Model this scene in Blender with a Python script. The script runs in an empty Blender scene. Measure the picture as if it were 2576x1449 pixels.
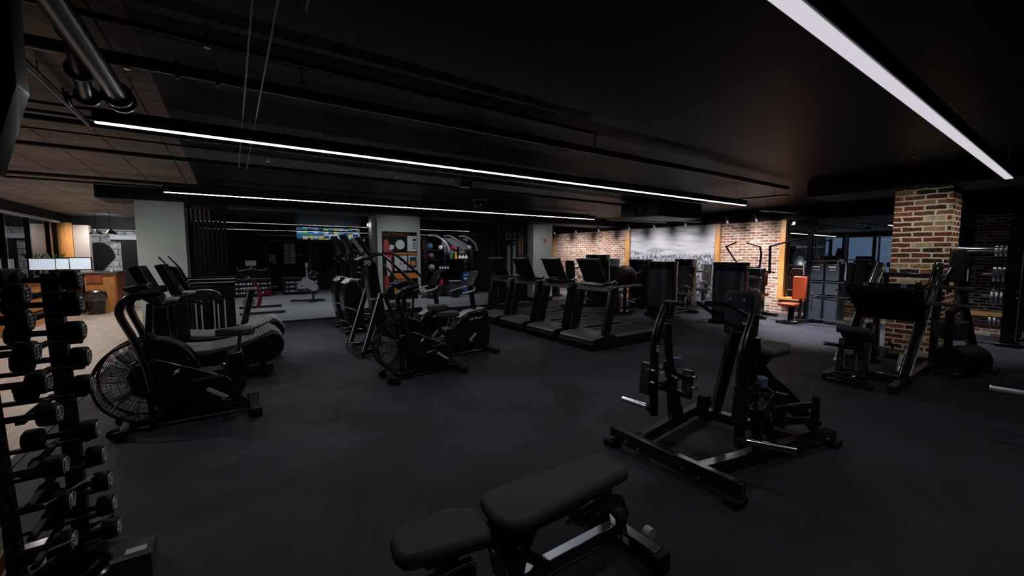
import bpy, bmesh, math, random
from mathutils import Vector as V, Matrix as M, Euler
random.seed(7)
PI = math.pi
S = bpy.context.scene
COL = S.collection
# ------------------------------------------------------------------ camera
psi = math.radians(55.26); th = math.atan(84.5 / 1030.0)
cd = bpy.data.cameras.new('camera'); cam = bpy.data.objects.new('camera', cd); COL.objects.link(cam)
cam.location = (0, 0, 1.6); cam.rotation_euler = (PI/2 - th, 0, psi - PI/2)
cd.sensor_width = 36; cd.lens = 1030/2576*36; cd.clip_start = .05; cd.clip_end = 200
S.camera = cam
S.view_settings.view_transform = 'Standard'; S.view_settings.look = 'None'
S.view_settings.gamma = 1; S.view_settings.use_curve_mapping = False; S.view_settings.exposure = 0
# ------------------------------------------------------------------ materials
def nt(name):
    m = bpy.data.materials.new(name); m.use_nodes = True
    t = m.node_tree; b = t.nodes['Principled BSDF']
    return m, t, b
def N(t, kind, **kw):
    n = t.nodes.new(kind)
    for k, v in kw.items():
        if hasattr(n, k): setattr(n, k, v)
        else: n.inputs[k].default_value = v
    return n
def L(t, a, b): t.links.new(a, b)
def ramp(t, src, stops, interp='LINEAR'):
    r = t.nodes.new('ShaderNodeValToRGB'); r.color_ramp.interpolation = interp
    e = r.color_ramp.elements
    while len(e) < len(stops): e.new(.5)
    for i, (p, c) in enumerate(stops):
        e[i].position = p; e[i].color = (*c, 1) if len(c) == 3 else c
    L(t, src, r.inputs[0]); return r
def coords(t): return t.nodes.new('ShaderNodeTexCoord').outputs['Object']
def simple(name, col, rough=.4, metal=0, spec=.5, coat=0, bump=0, bscale=200, var=0):
    m, t, b = nt(name)
    b.inputs['Base Color'].default_value = (*col, 1); b.inputs['Roughness'].default_value = rough
    b.inputs['Metallic'].default_value = metal; b.inputs['Specular IOR Level'].default_value = spec
    b.inputs['Coat Weight'].default_value = coat; b.inputs['Coat Roughness'].default_value = .12
    co = coords(t)
    n = N(t, 'ShaderNodeTexNoise', Scale=bscale, Detail=3.0); L(t, co, n.inputs['Vector'])
    if bump:
        bp = N(t, 'ShaderNodeBump', Strength=bump, Distance=.002); L(t, n.outputs['Fac'], bp.inputs['Height']); L(t, bp.outputs[0], b.inputs['Normal'])
    n2 = N(t, 'ShaderNodeTexNoise', Scale=6.0, Detail=4.0); L(t, co, n2.inputs['Vector'])
    k = max(var, .02)
    r = ramp(t, n2.outputs['Fac'], [(.3, tuple(c*(1-k) for c in col)), (.7, tuple(min(1, c*(1+k)) for c in col))]); L(t, r.outputs[0], b.inputs['Base Color'])
    return m
def emis(name, col, s):
    m, t, b = nt(name)
    b.inputs['Base Color'].default_value = (*col, 1); b.inputs['Emission Color'].default_value = (*col, 1); b.inputs['Emission Strength'].default_value = s
    return m
BLK = simple('black_powder_coat', (.005, .005, .006), .27, 0, .5, .55, .1, 500)
GLO = simple('black_gloss_plastic', (.005, .005, .006), .2, 0, .5, .3)
MAT = simple('black_matte_plastic', (.005, .005, .006), .5, 0, .2, 0, .2, 400)
DGR = simple('charcoal_plastic', (.075, .078, .088), .38, 0, .5)
VIN = simple('black_vinyl', (.036, .036, .040), .5, 0, .3, 0, .5, 900)
RUB = simple('black_rubber', (.006, .006, .006), .6, 0, .25, 0, .4, 600)
CHR = simple('chrome', (.62, .63, .65), .16, 1)
STL = simple('brushed_steel', (.25, .28, .32), .33, 1)
WHT = simple('white_print', (.8, .81, .83), .45)
PWH = simple('painted_column', (.50, .54, .52), .65, 0, .3, 0, .05, 60, .02)
SIL = simple('silver_paint', (.50, .52, .55), .32, .3)
ORG = simple('orange_vinyl', (.27, .035, .008), .42, 0, .4, 0, .3, 900)
RED = simple('red_plastic', (.42, .012, .03), .35)
MAR = simple('maroon_vinyl', (.12, .02, .02), .45)
YEL = simple('yellow_plastic', (.75, .45, .02), .4)
BLU = simple('blue_plastic', (.02, .06, .22), .4)
TEA = simple('teal_plastic', (.03, .12, .2), .35)
GRE = simple('green_plastic', (.03, .2, .06), .4)
PUR = simple('purple_rubber', (.10, .03, .12), .5)
GRY = simple('grey_rubber', (.16, .16, .17), .5)
BLW = simple('black_wall_paint', (.006, .006, .007), .55, 0, .25, 0, .15, 40)
BLC = simple('black_steel_service_pipe', (.006, .007, .007), .32, 0, .5, .15)
GRN = simple('leaf_green', (.10, .20, .02), .5)
POR = simple('poster_orange', (.75, .22, .02), .5)
PBK = simple('poster_black', (.010, .009, .009), .6, 0, .1)
SKN = simple('poster_red', (.42, .03, .02), .5)
PTW = simple('paper_white', (.62, .63, .66), .6)
def wood(name, c1, c2, axis=2, rough=.4, sc=1.0):
    m, t, b = nt(name); co = coords(t)
    mp = N(t, 'ShaderNodeMapping'); s = [6*sc, 6*sc, 6*sc]; s[axis] = .5*sc; mp.inputs['Scale'].default_value = s; L(t, co, mp.inputs[0])
    n = N(t, 'ShaderNodeTexNoise', Scale=3.0, Detail=8.0, Distortion=1.2); L(t, mp.outputs[0], n.inputs['Vector'])
    r = ramp(t, n.outputs['Fac'], [(.35, c1), (.65, c2)]); L(t, r.outputs[0], b.inputs['Base Color'])
    b.inputs['Roughness'].default_value = rough
    bp = N(t, 'ShaderNodeBump', Strength=.1, Distance=.002); L(t, n.outputs['Fac'], bp.inputs['Height']); L(t, bp.outputs[0], b.inputs['Normal'])
    return m
WOK = wood('oak_veneer', (.50, .20, .05), (.66, .30, .09), 2)
WTR = wood('pine_trim', (.50, .22, .05), (.68, .34, .10), 2)
WSL = wood('pine_sill', (.50, .22, .05), (.68, .34, .10), 1)
WRD = wood('cherry_veneer', (.30, .075, .03), (.38, .11, .045), 2)
def brickmat(name, pal, mortar, bw=.235, bh=.078, ms=.011, white=False):
    m, t, b = nt(name); g = t.nodes.new('ShaderNodeNewGeometry')
    sp = N(t, 'ShaderNodeSeparateXYZ'); L(t, g.outputs['Position'], sp.inputs[0])
    ad = N(t, 'ShaderNodeMath', operation='ADD'); L(t, sp.outputs[0], ad.inputs[0]); L(t, sp.outputs[1], ad.inputs[1])
    cb = N(t, 'ShaderNodeCombineXYZ'); L(t, ad.outputs[0], cb.inputs[0]); L(t, sp.outputs[2], cb.inputs[1])
    wn = N(t, 'ShaderNodeTexNoise', Scale=13.0, Detail=4.0); L(t, g.outputs['Position'], wn.inputs['Vector'])
    vm = N(t, 'ShaderNodeVectorMath', operation='MULTIPLY_ADD'); vm.inputs[1].default_value = (.045, .03, 0); L(t, wn.outputs['Color'], vm.inputs[0]); L(t, cb.outputs[0], vm.inputs[2])
    br = N(t, 'ShaderNodeTexBrick'); L(t, vm.outputs[0], br.inputs['Vector'])
    br.inputs['Scale'].default_value = 1; br.inputs['Brick Width'].default_value = bw; br.inputs['Row Height'].default_value = bh
    br.inputs['Mortar Size'].default_value = ms; br.inputs['Mortar Smooth'].default_value = .25
    br.inputs['Color1'].default_value = (0, 0, 0, 1); br.inputs['Color2'].default_value = (1, 1, 1, 1); br.inputs['Mortar'].default_value = (.5, .5, .5, 1)
    r = ramp(t, br.outputs['Color'], pal)
    n2 = N(t, 'ShaderNodeTexNoise', Scale=22.0, Detail=6.0, Roughness=.65); L(t, g.outputs['Position'], n2.inputs['Vector'])
    r2 = ramp(t, n2.outputs['Fac'], [(.3, (.35, .35, .35)), (.62, (1.25, 1.25, 1.25))])
    mx = N(t, 'ShaderNodeMix', data_type='RGBA', blend_type='MULTIPLY'); mx.inputs[0].default_value = 1
    L(t, r.outputs[0], mx.inputs[6]); L(t, r2.outputs[0], mx.inputs[7])
    m2 = N(t, 'ShaderNodeMix', data_type='RGBA'); L(t, br.outputs['Fac'], m2.inputs[0]); L(t, mx.outputs[2], m2.inputs[6]); m2.inputs[7].default_value = (*mortar, 1)
    L(t, m2.outputs[2], b.inputs['Base Color']); b.inputs['Roughness'].default_value = .85; b.inputs['Specular IOR Level'].default_value = .2
    iv = N(t, 'ShaderNodeMath', operation='SUBTRACT'); iv.inputs[0].default_value = 1; L(t, br.outputs['Fac'], iv.inputs[1])
    a2 = N(t, 'ShaderNodeMath', operation='MULTIPLY_ADD'); L(t, n2.outputs['Fac'], a2.inputs[0]); a2.inputs[1].default_value = .5; L(t, iv.outputs[0], a2.inputs[2])
    bp = N(t, 'ShaderNodeBump', Strength=.7, Distance=.008); L(t, a2.outputs[0], bp.inputs['Height']); L(t, bp.outputs[0], b.inputs['Normal'])
    return m
BRK = brickmat('reclaimed_brick', [(0, (.022, .016, .014)), (.2, (.07, .028, .02)), (.4, (.20, .042, .024)), (.56, (.11, .032, .022)), (.72, (.20, .10, .05)), (.84, (.24, .055, .03)), (.93, (.34, .27, .15)), (1, (.42, .37, .25))], (.56, .49, .39), ms=.013)
BRW = brickmat('wall_brick', [(0, (.16, .09, .07)), (.25, (.32, .16, .11)), (.5, (.42, .22, .15)), (.7, (.36, .17, .12)), (.85, (.46, .33, .23)), (1, (.52, .42, .33))], (.64, .55, .48), ms=.013)
BWH = brickmat('white_stone_wall', [(0, (.40, .42, .43)), (.5, (.48, .50, .51)), (1, (.56, .57, .58))], (.10, .11, .12), .42, .2, .012)
def floor_rubber():
    m, t, b = nt('rubber_gym_floor'); co = coords(t)
    n = N(t, 'ShaderNodeTexNoise', Scale=.75, Detail=8.0, Roughness=.66, Distortion=.6); L(t, co, n.inputs['Vector'])
    n2 = N(t, 'ShaderNodeTexNoise', Scale=190.0, Detail=2.0); L(t, co, n2.inputs['Vector'])
    r = ramp(t, n.outputs['Fac'], [(.3, (.009, .009, .0115)), (.66, (.036, .036, .047))])
    r2 = ramp(t, n2.outputs['Fac'], [(.4, (.8, .8, .8)), (.72, (1.5, 1.5, 1.55))])
    mx = N(t, 'ShaderNodeMix', data_type='RGBA', blend_type='MULTIPLY'); mx.inputs[0].default_value = 1
    L(t, r.outputs[0], mx.inputs[6]); L(t, r2.outputs[0], mx.inputs[7])
    br = N(t, 'ShaderNodeTexBrick'); br.offset = 0; L(t, co, br.inputs['Vector']); br.inputs['Scale'].default_value = 1
    br.inputs['Brick Width'].default_value = 1.22; br.inputs['Row Height'].default_value = 1.83; br.inputs['Mortar Size'].default_value = .002
    m2 = N(t, 'ShaderNodeMix', data_type='RGBA'); L(t, br.outputs['Fac'], m2.inputs[0]); L(t, mx.outputs[2], m2.inputs[6]); m2.inputs[7].default_value = (.018, .018, .021, 1); b.inputs['Specular IOR Level'].default_value = .2
    L(t, m2.outputs[2], b.inputs['Base Color'])
    r3 = ramp(t, n.outputs['Fac'], [(.3, (.7,)*3), (.7, (.55,)*3)]); L(t, r3.outputs[0], b.inputs['Roughness'])
    bp = N(t, 'ShaderNodeBump', Strength=.35, Distance=.003); L(t, n2.outputs['Fac'], bp.inputs['Height']); L(t, bp.outputs[0], b.inputs['Normal'])
    return m
FRB = floor_rubber()
FGR = simple('grey_studio_floor', (.24, .25, .26), .5, 0, .4, 0, .2, 120, .15)
def floor_wood():
    m, t, b = nt('pale_vinyl_floor'); co = coords(t)
    mp = N(t, 'ShaderNodeMapping'); mp.inputs['Scale'].default_value = (6, .8, 1); L(t, co, mp.inputs[0])
    n = N(t, 'ShaderNodeTexNoise', Scale=2.0, Detail=6.0); L(t, mp.outputs[0], n.inputs['Vector'])
    r = ramp(t, n.outputs['Fac'], [(.3, (.36, .29, .24)), (.7, (.50, .42, .36))]); L(t, r.outputs[0], b.inputs['Base Color'])
    b.inputs['Roughness'].default_value = .45; return m
FWD = floor_wood()
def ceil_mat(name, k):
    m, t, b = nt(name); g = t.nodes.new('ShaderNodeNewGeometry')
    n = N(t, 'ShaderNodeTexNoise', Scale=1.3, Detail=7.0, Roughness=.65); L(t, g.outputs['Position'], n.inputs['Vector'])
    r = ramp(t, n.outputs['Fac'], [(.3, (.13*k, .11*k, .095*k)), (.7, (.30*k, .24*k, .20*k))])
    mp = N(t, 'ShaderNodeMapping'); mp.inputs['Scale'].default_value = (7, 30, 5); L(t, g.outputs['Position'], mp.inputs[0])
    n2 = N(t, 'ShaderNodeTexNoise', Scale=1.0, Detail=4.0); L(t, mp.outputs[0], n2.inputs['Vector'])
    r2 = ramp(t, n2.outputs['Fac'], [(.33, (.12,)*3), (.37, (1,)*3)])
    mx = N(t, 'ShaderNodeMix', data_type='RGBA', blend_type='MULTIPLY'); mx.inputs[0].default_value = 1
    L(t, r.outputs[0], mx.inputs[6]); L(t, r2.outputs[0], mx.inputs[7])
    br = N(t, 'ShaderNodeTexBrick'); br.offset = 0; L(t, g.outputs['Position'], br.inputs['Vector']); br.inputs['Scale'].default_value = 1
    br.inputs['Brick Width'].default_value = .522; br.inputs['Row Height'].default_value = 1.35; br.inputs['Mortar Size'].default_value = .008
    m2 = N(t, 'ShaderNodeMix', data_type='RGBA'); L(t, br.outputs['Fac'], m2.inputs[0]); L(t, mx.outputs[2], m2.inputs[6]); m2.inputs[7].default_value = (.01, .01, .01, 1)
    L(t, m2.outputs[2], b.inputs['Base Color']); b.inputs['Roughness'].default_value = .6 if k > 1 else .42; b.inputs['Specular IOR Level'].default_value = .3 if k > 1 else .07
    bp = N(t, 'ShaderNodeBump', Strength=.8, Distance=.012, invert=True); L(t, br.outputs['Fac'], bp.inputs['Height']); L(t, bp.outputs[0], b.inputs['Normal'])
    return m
CEI = ceil_mat('soffit_lit_tone', 1.5); CEB = ceil_mat('soffit_shaded_tone', .06)  # one ceiling in two tones: light at left, shade elsewhere, painted into the colour
def mural_mat():
    m, t, b = nt('monochrome_crowd_mural'); g = t.nodes.new('ShaderNodeNewGeometry')
    sp = N(t, 'ShaderNodeSeparateXYZ'); L(t, g.outputs['Position'], sp.inputs[0])
    mc = N(t, 'ShaderNodeMapping'); mc.inputs['Scale'].default_value = (1, 1.6, .8); L(t, g.outputs['Position'], mc.inputs[0]); n = N(t, 'ShaderNodeTexNoise', Scale=13.0, Detail=4.0, Roughness=.6); L(t, mc.outputs[0], n.inputs['Vector'])
    crowd = ramp(t, n.outputs['Fac'], [(.40, (.03, .04, .06)), (.46, (.34, .36, .42)), (.51, (.10, .11, .15)), (.57, (.66, .67, .74))])
    mp = N(t, 'ShaderNodeMapping'); mp.inputs['Scale'].default_value = (1, .5, 3.2); mp.inputs['Rotation'].default_value = (.12, 0, 0); L(t, g.outputs['Position'], mp.inputs[0])
    n2 = N(t, 'ShaderNodeTexNoise', Scale=2.2, Detail=5.0); L(t, mp.outputs[0], n2.inputs['Vector'])
    sky = ramp(t, n2.outputs['Fac'], [(.33, (.30, .32, .35)), (.5, (.56, .57, .62)), (.7, (.66, .66, .70))])
    h = N(t, 'ShaderNodeMath', operation='MULTIPLY_ADD'); L(t, n2.outputs['Fac'], h.inputs[0]); h.inputs[1].default_value = 1.3; L(t, sp.outputs[2], h.inputs[2])
    f = N(t, 'ShaderNodeMapRange'); L(t, h.outputs[0], f.inputs[0]); f.inputs[1].default_value = 2.12; f.inputs[2].default_value = 2.4
    mx = N(t, 'ShaderNodeMix', data_type='RGBA'); L(t, f.outputs[0], mx.inputs[0]); L(t, crowd.outputs[0], mx.inputs[6]); L(t, sky.outputs[0], mx.inputs[7])
    L(t, mx.outputs[2], b.inputs['Base Color']); b.inputs['Roughness'].default_value = .5
    return m
MUR = mural_mat()
def screen_mat():
    m, t, b = nt('timetable_screen'); g = t.nodes.new('ShaderNodeNewGeometry')
    sp = N(t, 'ShaderNodeSeparateXYZ'); L(t, g.outputs['Position'], sp.inputs[0]); cb = N(t, 'ShaderNodeCombineXYZ'); L(t, sp.outputs[0], cb.inputs[0]); L(t, sp.outputs[2], cb.inputs[1])
    br = N(t, 'ShaderNodeTexBrick'); br.offset = 0; L(t, cb.outputs[0], br.inputs['Vector']); br.inputs['Scale'].default_value = 1
    br.inputs['Brick Width'].default_value = .21; br.inputs['Row Height'].default_value = .105; br.inputs['Mortar Size'].default_value = .006
    br.inputs['Color1'].default_value = (0, 0, 0, 1); br.inputs['Color2'].default_value = (1, 1, 1, 1); br.inputs['Mortar'].default_value = (0, 0, 0, 1)
    r = ramp(t, br.outputs['Color'], [(0, (.02, .05, .10)), (.12, (.45, .55, .75)), (.35, (.06, .16, .45)), (.55, (.02, .30, .32)), (.72, (.62, .60, .10)), (.86, (.55, .65, .85))], 'CONSTANT')
    n = N(t, 'ShaderNodeTexNoise', Scale=26.0); L(t, cb.outputs[0], n.inputs['Vector'])
    r2 = ramp(t, n.outputs['Fac'], [(.42, (.3,)*3), (.5, (1,)*3)])
    mx = N(t, 'ShaderNodeMix', data_type='RGBA', blend_type='MULTIPLY'); mx.inputs[0].default_value = 1
    L(t, r.outputs[0], mx.inputs[6]); L(t, r2.outputs[0], mx.inputs[7])
    L(t, mx.outputs[2], b.inputs['Emission Color']); b.inputs['Emission Strength'].default_value = 1.1; b.inputs['Base Color'].default_value = (.01, .01, .01, 1)
    return m
TVM = screen_mat()
def glass_mat(name, tint=.8, f0=1.5):
    m = bpy.data.materials.new(name); m.use_nodes = True; t = m.node_tree; t.nodes.clear()
    o = N(t, 'ShaderNodeOutputMaterial'); tr = N(t, 'ShaderNodeBsdfTransparent'); tr.inputs[0].default_value = (tint, tint, tint*1.02, 1)
    gl = N(t, 'ShaderNodeBsdfGlossy'); gl.inputs['Roughness'].default_value = 0.0
    fr = N(t, 'ShaderNodeFresnel'); fr.inputs[0].default_value = f0
    mx = N(t, 'ShaderNodeMixShader'); L(t, fr.outputs[0], mx.inputs[0]); L(t, tr.outputs[0], mx.inputs[1]); L(t, gl.outputs[0], mx.inputs[2]); L(t, mx.outputs[0], o.inputs[0])
    return m
GLS = glass_mat('clear_glass', .8, 1.6)
MIR = simple('tinted_mirror', (.34, .40, .42), .015, 1)
LED = emis('led_diffuser', (1, .97, 1), 14.0)
LED2 = emis('led_diffuser_wide', (.95, .9, 1), .66)
SCR = emis('monitor_screen', (.60, .70, .82), .5)
LMP = emis('lamp_face', (1, .93, .85), 1.0)
FSC = emis('sky_glow_blue', (.30, .44, .66), .8)
FCD = simple('cream_facade', (.45, .40, .34), .8)
DKB = simple('dark_facade', (.03, .035, .045), .7)
# ------------------------------------------------------------------ mesh building
SPLIT = {'bolt', 'flange', 'foot_cap', 'seat_ratchet', 'cross_member', 'transport_wheel', 'foot', 'pedal', 'grip', 'catch', 'pivot_pin', 'pivot_bolt', 'paper_print', 'anti_slip_plate', 'sled_bolt', 'sled_bearing', 'side_rail', 'serial_label', 'lower_stop', 'light_slot', 'orange_band', 'pilaster', 'tablet_holder', 'top_rail', 'trim_line', 'side_casing', 'grip_cap', 'link_plate', 'rubber_stop', 'hand_wheel_', 'groove', 'red_figure', 'cradle', 'guard_rail', 'pivot_plate', 'ladder_arc', 'crank', 'seat_handle', 'keypad', 'foot_rest', 'adjust_lever'}
class Part:
    O = V((0, 0, 0))
    def __init__(s, name, mat, parent=None, bev=.0, label=None, kind=None):
        s.n, s.m, s.p, s.bev, s.label, s.kind = name, mat, parent, bev, label, kind
        s.bm = bmesh.new()
    def _add(s, bm2, mat):
        bm2.transform(mat); me = bpy.data.meshes.new('t'); bm2.to_mesh(me); bm2.free(); s.bm.from_mesh(me); bpy.data.meshes.remove(me)
    def box(s, c, d, rot=None, bev=0, seg=2):
        b = bmesh.new(); bmesh.ops.create_cube(b, size=1); b.transform(M.Diagonal((*d, 1)))
        if bev: bmesh.ops.bevel(b, geom=b.edges[:], offset=bev, segments=seg, profile=.6, affect='EDGES')
        s._add(b, M.Translation(V(c)) @ (Euler(rot).to_matrix().to_4x4() if rot else M.Identity(4))); return s
    def bb(s, x0, x1, y0, y1, z0, z1, bev=0): return s.box(((x0+x1)/2, (y0+y1)/2, (z0+z1)/2), (abs(x1-x0), abs(y1-y0), abs(z1-z0)), bev=bev)
    def bar(s, p, q, w=.06, h=.06, up=(0, 0, 1), bev=0):
        p, q = V(p), V(q); d = q-p; l = d.length; x = d/l; u = V(up)
        if abs(x.dot(u)) > .99: u = V((1, 0, 0))
        y = u.cross(x).normalized(); z = x.cross(y)
        R = M((x, y, z)).transposed().to_4x4(); b = bmesh.new(); bmesh.ops.create_cube(b, size=1); b.transform(M.Diagonal((l, w, h, 1)))
        if bev: bmesh.ops.bevel(b, geom=b.edges[:], offset=bev, segments=2, profile=.6, affect='EDGES')
        s._add(b, M.Translation((p+q)/2) @ R); return s
    def cyl(s, p, q, r, r2=None, n=20):
        p, q = V(p), V(q); d = q-p; b = bmesh.new()
        bmesh.ops.create_cone(b, cap_ends=True, segments=n, radius1=r, radius2=r if r2 is None else r2, depth=d.length)
        s._add(b, M.Translation((p+q)/2) @ V((0, 0, 1)).rotation_difference(d).to_matrix().to_4x4()); return s
    def tube(s, pts, r, n=10, smooth=True, sx=1.0):
        P = [V(p) for p in pts]
        if smooth and len(P) > 2:
            out = []
            for i in range(len(P)-1):
                a = P[i-1] if i else P[0]*2-P[1]; b, c = P[i], P[i+1]; e = P[i+2] if i+2 < len(P) else P[-1]*2-P[-2]
                for k in range(6):
                    u = k/6; out.append(.5*((2*b)+(c-a)*u+(2*a-5*b+4*c-e)*u*u+(3*b-a-3*c+e)*u**3))
            P = out+[P[-1]]
        T = [(P[min(i+1, len(P)-1)]-P[max(i-1, 0)]).normalized() for i in range(len(P))]
        u = T[0].orthogonal().normalized(); rings = []
        for i, p in enumerate(P):
            if i: u = (T[i-1].rotation_difference(T[i])) @ u
            u = (u-T[i]*u.dot(T[i])).normalized(); v = T[i].cross(u)
            rings.append([s.bm.verts.new(p+(u*math.cos(2*PI*k/n)*sx+v*math.sin(2*PI*k/n))*r) for k in range(n)])
        for a, b in zip(rings, rings[1:]):
            for k in range(n): s.bm.faces.new((a[k], a[(k+1) % n], b[(k+1) % n], b[k]))
        s.bm.faces.new(rings[0][::-1]); s.bm.faces.new(rings[-1]); return s
    def prism(s, poly, ax, lo, hi, bev=0):
        b = bmesh.new()
        def mk(a, c, d): return {'x': (d, a, c), 'y': (a, d, c), 'z': (a, c, d)}[ax]
        A = [b.verts.new(mk(a, c, lo)) for a, c in poly]; B = [b.verts.new(mk(a, c, hi)) for a, c in poly]
        b.faces.new(A[::-1]); b.faces.new(B); n = len(poly)
        for i in range(n): b.faces.new((A[i], A[(i+1) % n], B[(i+1) % n], B[i]))
        bmesh.ops.recalc_face_normals(b, faces=b.faces[:])
        if bev: bmesh.ops.bevel(b, geom=b.edges[:], offset=bev, segments=2, profile=.6, affect='EDGES')
        s._add(b, M.Identity(4)); return s
    def ball(s, c, r, sc=(1, 1, 1), n=20):
        b = bmesh.new(); bmesh.ops.create_uvsphere(b, u_segments=n, v_segments=n//2+2, radius=r); s._add(b, M.Translation(V(c)) @ M.Diagonal((*sc, 1))); return s
    def lathe(s, prof, c, axis=(0, 0, 1), n=32):
        R = V((0, 0, 1)).rotation_difference(V(axis)).to_matrix(); c = V(c); rings = []
        for r, z in prof: rings.append([s.bm.verts.new(c+R @ V((r*math.cos(2*PI*k/n), r*math.sin(2*PI*k/n), z))) for k in range(n)])
        for a, b in zip(rings, rings[1:]):
            for k in range(n): s.bm.faces.new((a[k], a[(k+1) % n], b[(k+1) % n], b[k]))
        return s
    def ring(s, c, R, r, axis=(0, 1, 0), n=40, m=8, a0=0, a1=2*PI):
        Q = V((0, 0, 1)).rotation_difference(V(axis)).to_matrix(); pts = [V(c)+Q @ V((R*math.cos(a0+(a1-a0)*k/n), R*math.sin(a0+(a1-a0)*k/n), 0)) for k in range(n+1)]
        return s.tube(pts, r, m, False)
    def text(s, body, size, loc, rot, ext=.001, shear=0):
        cu = bpy.data.curves.new('t', 'FONT'); cu.body = body; cu.size = size; cu.extrude = ext; cu.shear = shear; cu.align_x = 'CENTER'; cu.align_y = 'CENTER'; cu.resolution_u = 2
        o = bpy.data.objects.new('t', cu); COL.objects.link(o); dg = bpy.context.evaluated_depsgraph_get(); dg.update()
        me = bpy.data.meshes.new_from_object(o.evaluated_get(dg)); me.transform(M.Translation(V(loc)) @ Euler(rot).to_matrix().to_4x4())
        s.bm.from_mesh(me); bpy.data.objects.remove(o); bpy.data.curves.remove(cu); bpy.data.meshes.remove(me); return s
    def done(s, label=None, cat=None, group=None, kind=None):
        if s.p and s.n in SPLIT:
            seen = set(); comps = []
            for v in s.bm.verts:
                if v in seen: continue
                st = [v]; seen.add(v); c = []
                while st:
                    w = st.pop(); c.append(w)
                    for e in w.link_edges:
                        o = e.other_vert(w)
                        if o not in seen: seen.add(o); st.append(o)
                comps.append(c)
            if len(comps) > 1:
                out = None; idx = {v: i for i, c in enumerate(comps) for v in c}
                for i in range(len(comps)):
                    q = Part(s.n, s.m, s.p, s.bev, s.label or label, s.kind); q.bm.free(); q.bm = s.bm.copy(); q.bm.verts.ensure_lookup_table(); s.bm.verts.ensure_lookup_table()
                    dl = [q.bm.verts[k] for k, v in enumerate(s.bm.verts) if idx[v] != i]; bmesh.ops.delete(q.bm, geom=dl, context='VERTS'); out = q._fin()
                s.bm.free(); return out
        return s._fin(label, cat, group, kind)
    def _fin(s, label=None, cat=None, group=None, kind=None):
        off = V(Part.O); bmesh.ops.recalc_face_normals(s.bm, faces=s.bm.faces[:])
        if s.p is None and label:
            vs = [v.co for v in s.bm.verts]; off = V(((min(v.x for v in vs)+max(v.x for v in vs))/2, (min(v.y for v in vs)+max(v.y for v in vs))/2, min(v.z for v in vs)))
        if s.p is None and kind == 'structure': off = V((0, 0, 0))
        s.bm.transform(M.Translation(-off)); me = bpy.data.meshes.new(s.n); s.bm.to_mesh(me); s.bm.free(); me.materials.append(s.m)
        for p in me.polygons: p.use_smooth = True
        me.set_sharp_from_angle(angle=.6)
        o = bpy.data.objects.new(s.n, me); COL.objects.link(o)
        if s.p: o.parent = s.p
        else: o.location = off
        if s.bev:
            b = o.modifiers.new('bevel', 'BEVEL'); b.width = s.bev; b.segments = 2; b.limit_method = 'ANGLE'; b.angle_limit = .7
        if s.p and (s.label or label): o['label'] = s.label or label
        if not s.p and label: o['label'] = label
        if cat: o['category'] = cat
        if group: o['group'] = group
        if kind or s.kind: o['kind'] = kind or s.kind
        return o
def thing(name, label, cat, loc=(0, 0, 0), group=None):
    o = bpy.data.objects.new(name, None); COL.objects.link(o); o.location = loc; o.empty_display_size = .2
    o['label'] = label; o['category'] = cat
    if group: o['group'] = group
    Part.O = V(loc); return o
def dup(root, loc, rz=0, label=None, sc=None):
    def cp(o, par):
        c = o.copy(); COL.objects.link(c)
        if par: c.parent = par
        for ch in [k for k in ALLCH(o)]: cp(ch, c)
        return c
    r = cp(root, None); r.location = loc; r.rotation_euler = (0, 0, rz)
    if sc: r.scale = sc
    if label: r['label'] = label
    return r
def ALLCH(o): return [k for k in COL.objects if k.parent == o]
def struct(p): Part.O = V((0, 0, 0)); return p.done(kind='structure')
def P(*a, **k): return Part(*a, **k)
# ------------------------------------------------------------------ lights
def spot(loc, tgt, w, ang=120, col=(1, .95, .9), r=.01, blend=.8):
    l = bpy.data.lights.new('lamp_fill_spot', 'SPOT'); l.energy = w; l.spot_size = math.radians(ang); l.spot_blend = blend; l.color = col; l.shadow_soft_size = r
    o = bpy.data.objects.new('lamp_fill_spot', l); COL.objects.link(o); o.location = loc
    o.rotation_euler = (V(tgt)-V(loc)).to_track_quat('-Z', 'Y').to_euler(); return o
# ================================================================== THE ROOM
CZ = 2.85
struct(P('floor', FRB).bb(-1.42, 12.3, -4, 10.98, -.1, 0))
struct(P('floor', FGR).bb(-1.42, 13.5, 10.98, 20.4, -.1, .0))
struct(P('floor', FWD).bb(-6.2, -1.42, -4, 20.4, -.1, .001))
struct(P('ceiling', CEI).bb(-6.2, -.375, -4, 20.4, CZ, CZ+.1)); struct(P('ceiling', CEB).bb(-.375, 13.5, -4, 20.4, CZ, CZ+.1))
struct(P('trim_1', MAT).bb(-1.46, -1.40, -4, 10.3, 0, .008))
struct(P('ceiling', BLW).bb(-1.9, 12.3, 10.35, 11.35, 2.62, CZ))          # dropped beam over the columns
struct(P('ceiling', BLW).bb(8.3, 9.4, -4, 3.0, 2.585, CZ))                # dropped beam over the brick pillar
struct(P('wall_north', BLW).bb(-2.0, 13.5, 20.3, 20.5, 0, CZ))
struct(P('wall_south', BLW).bb(-6.2, 12.3, -4.2, -4, 0, CZ))
struct(P('wall_north', BLW).bb(8.0, 12.3, 15.0, 15.2, 0, CZ))
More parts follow.
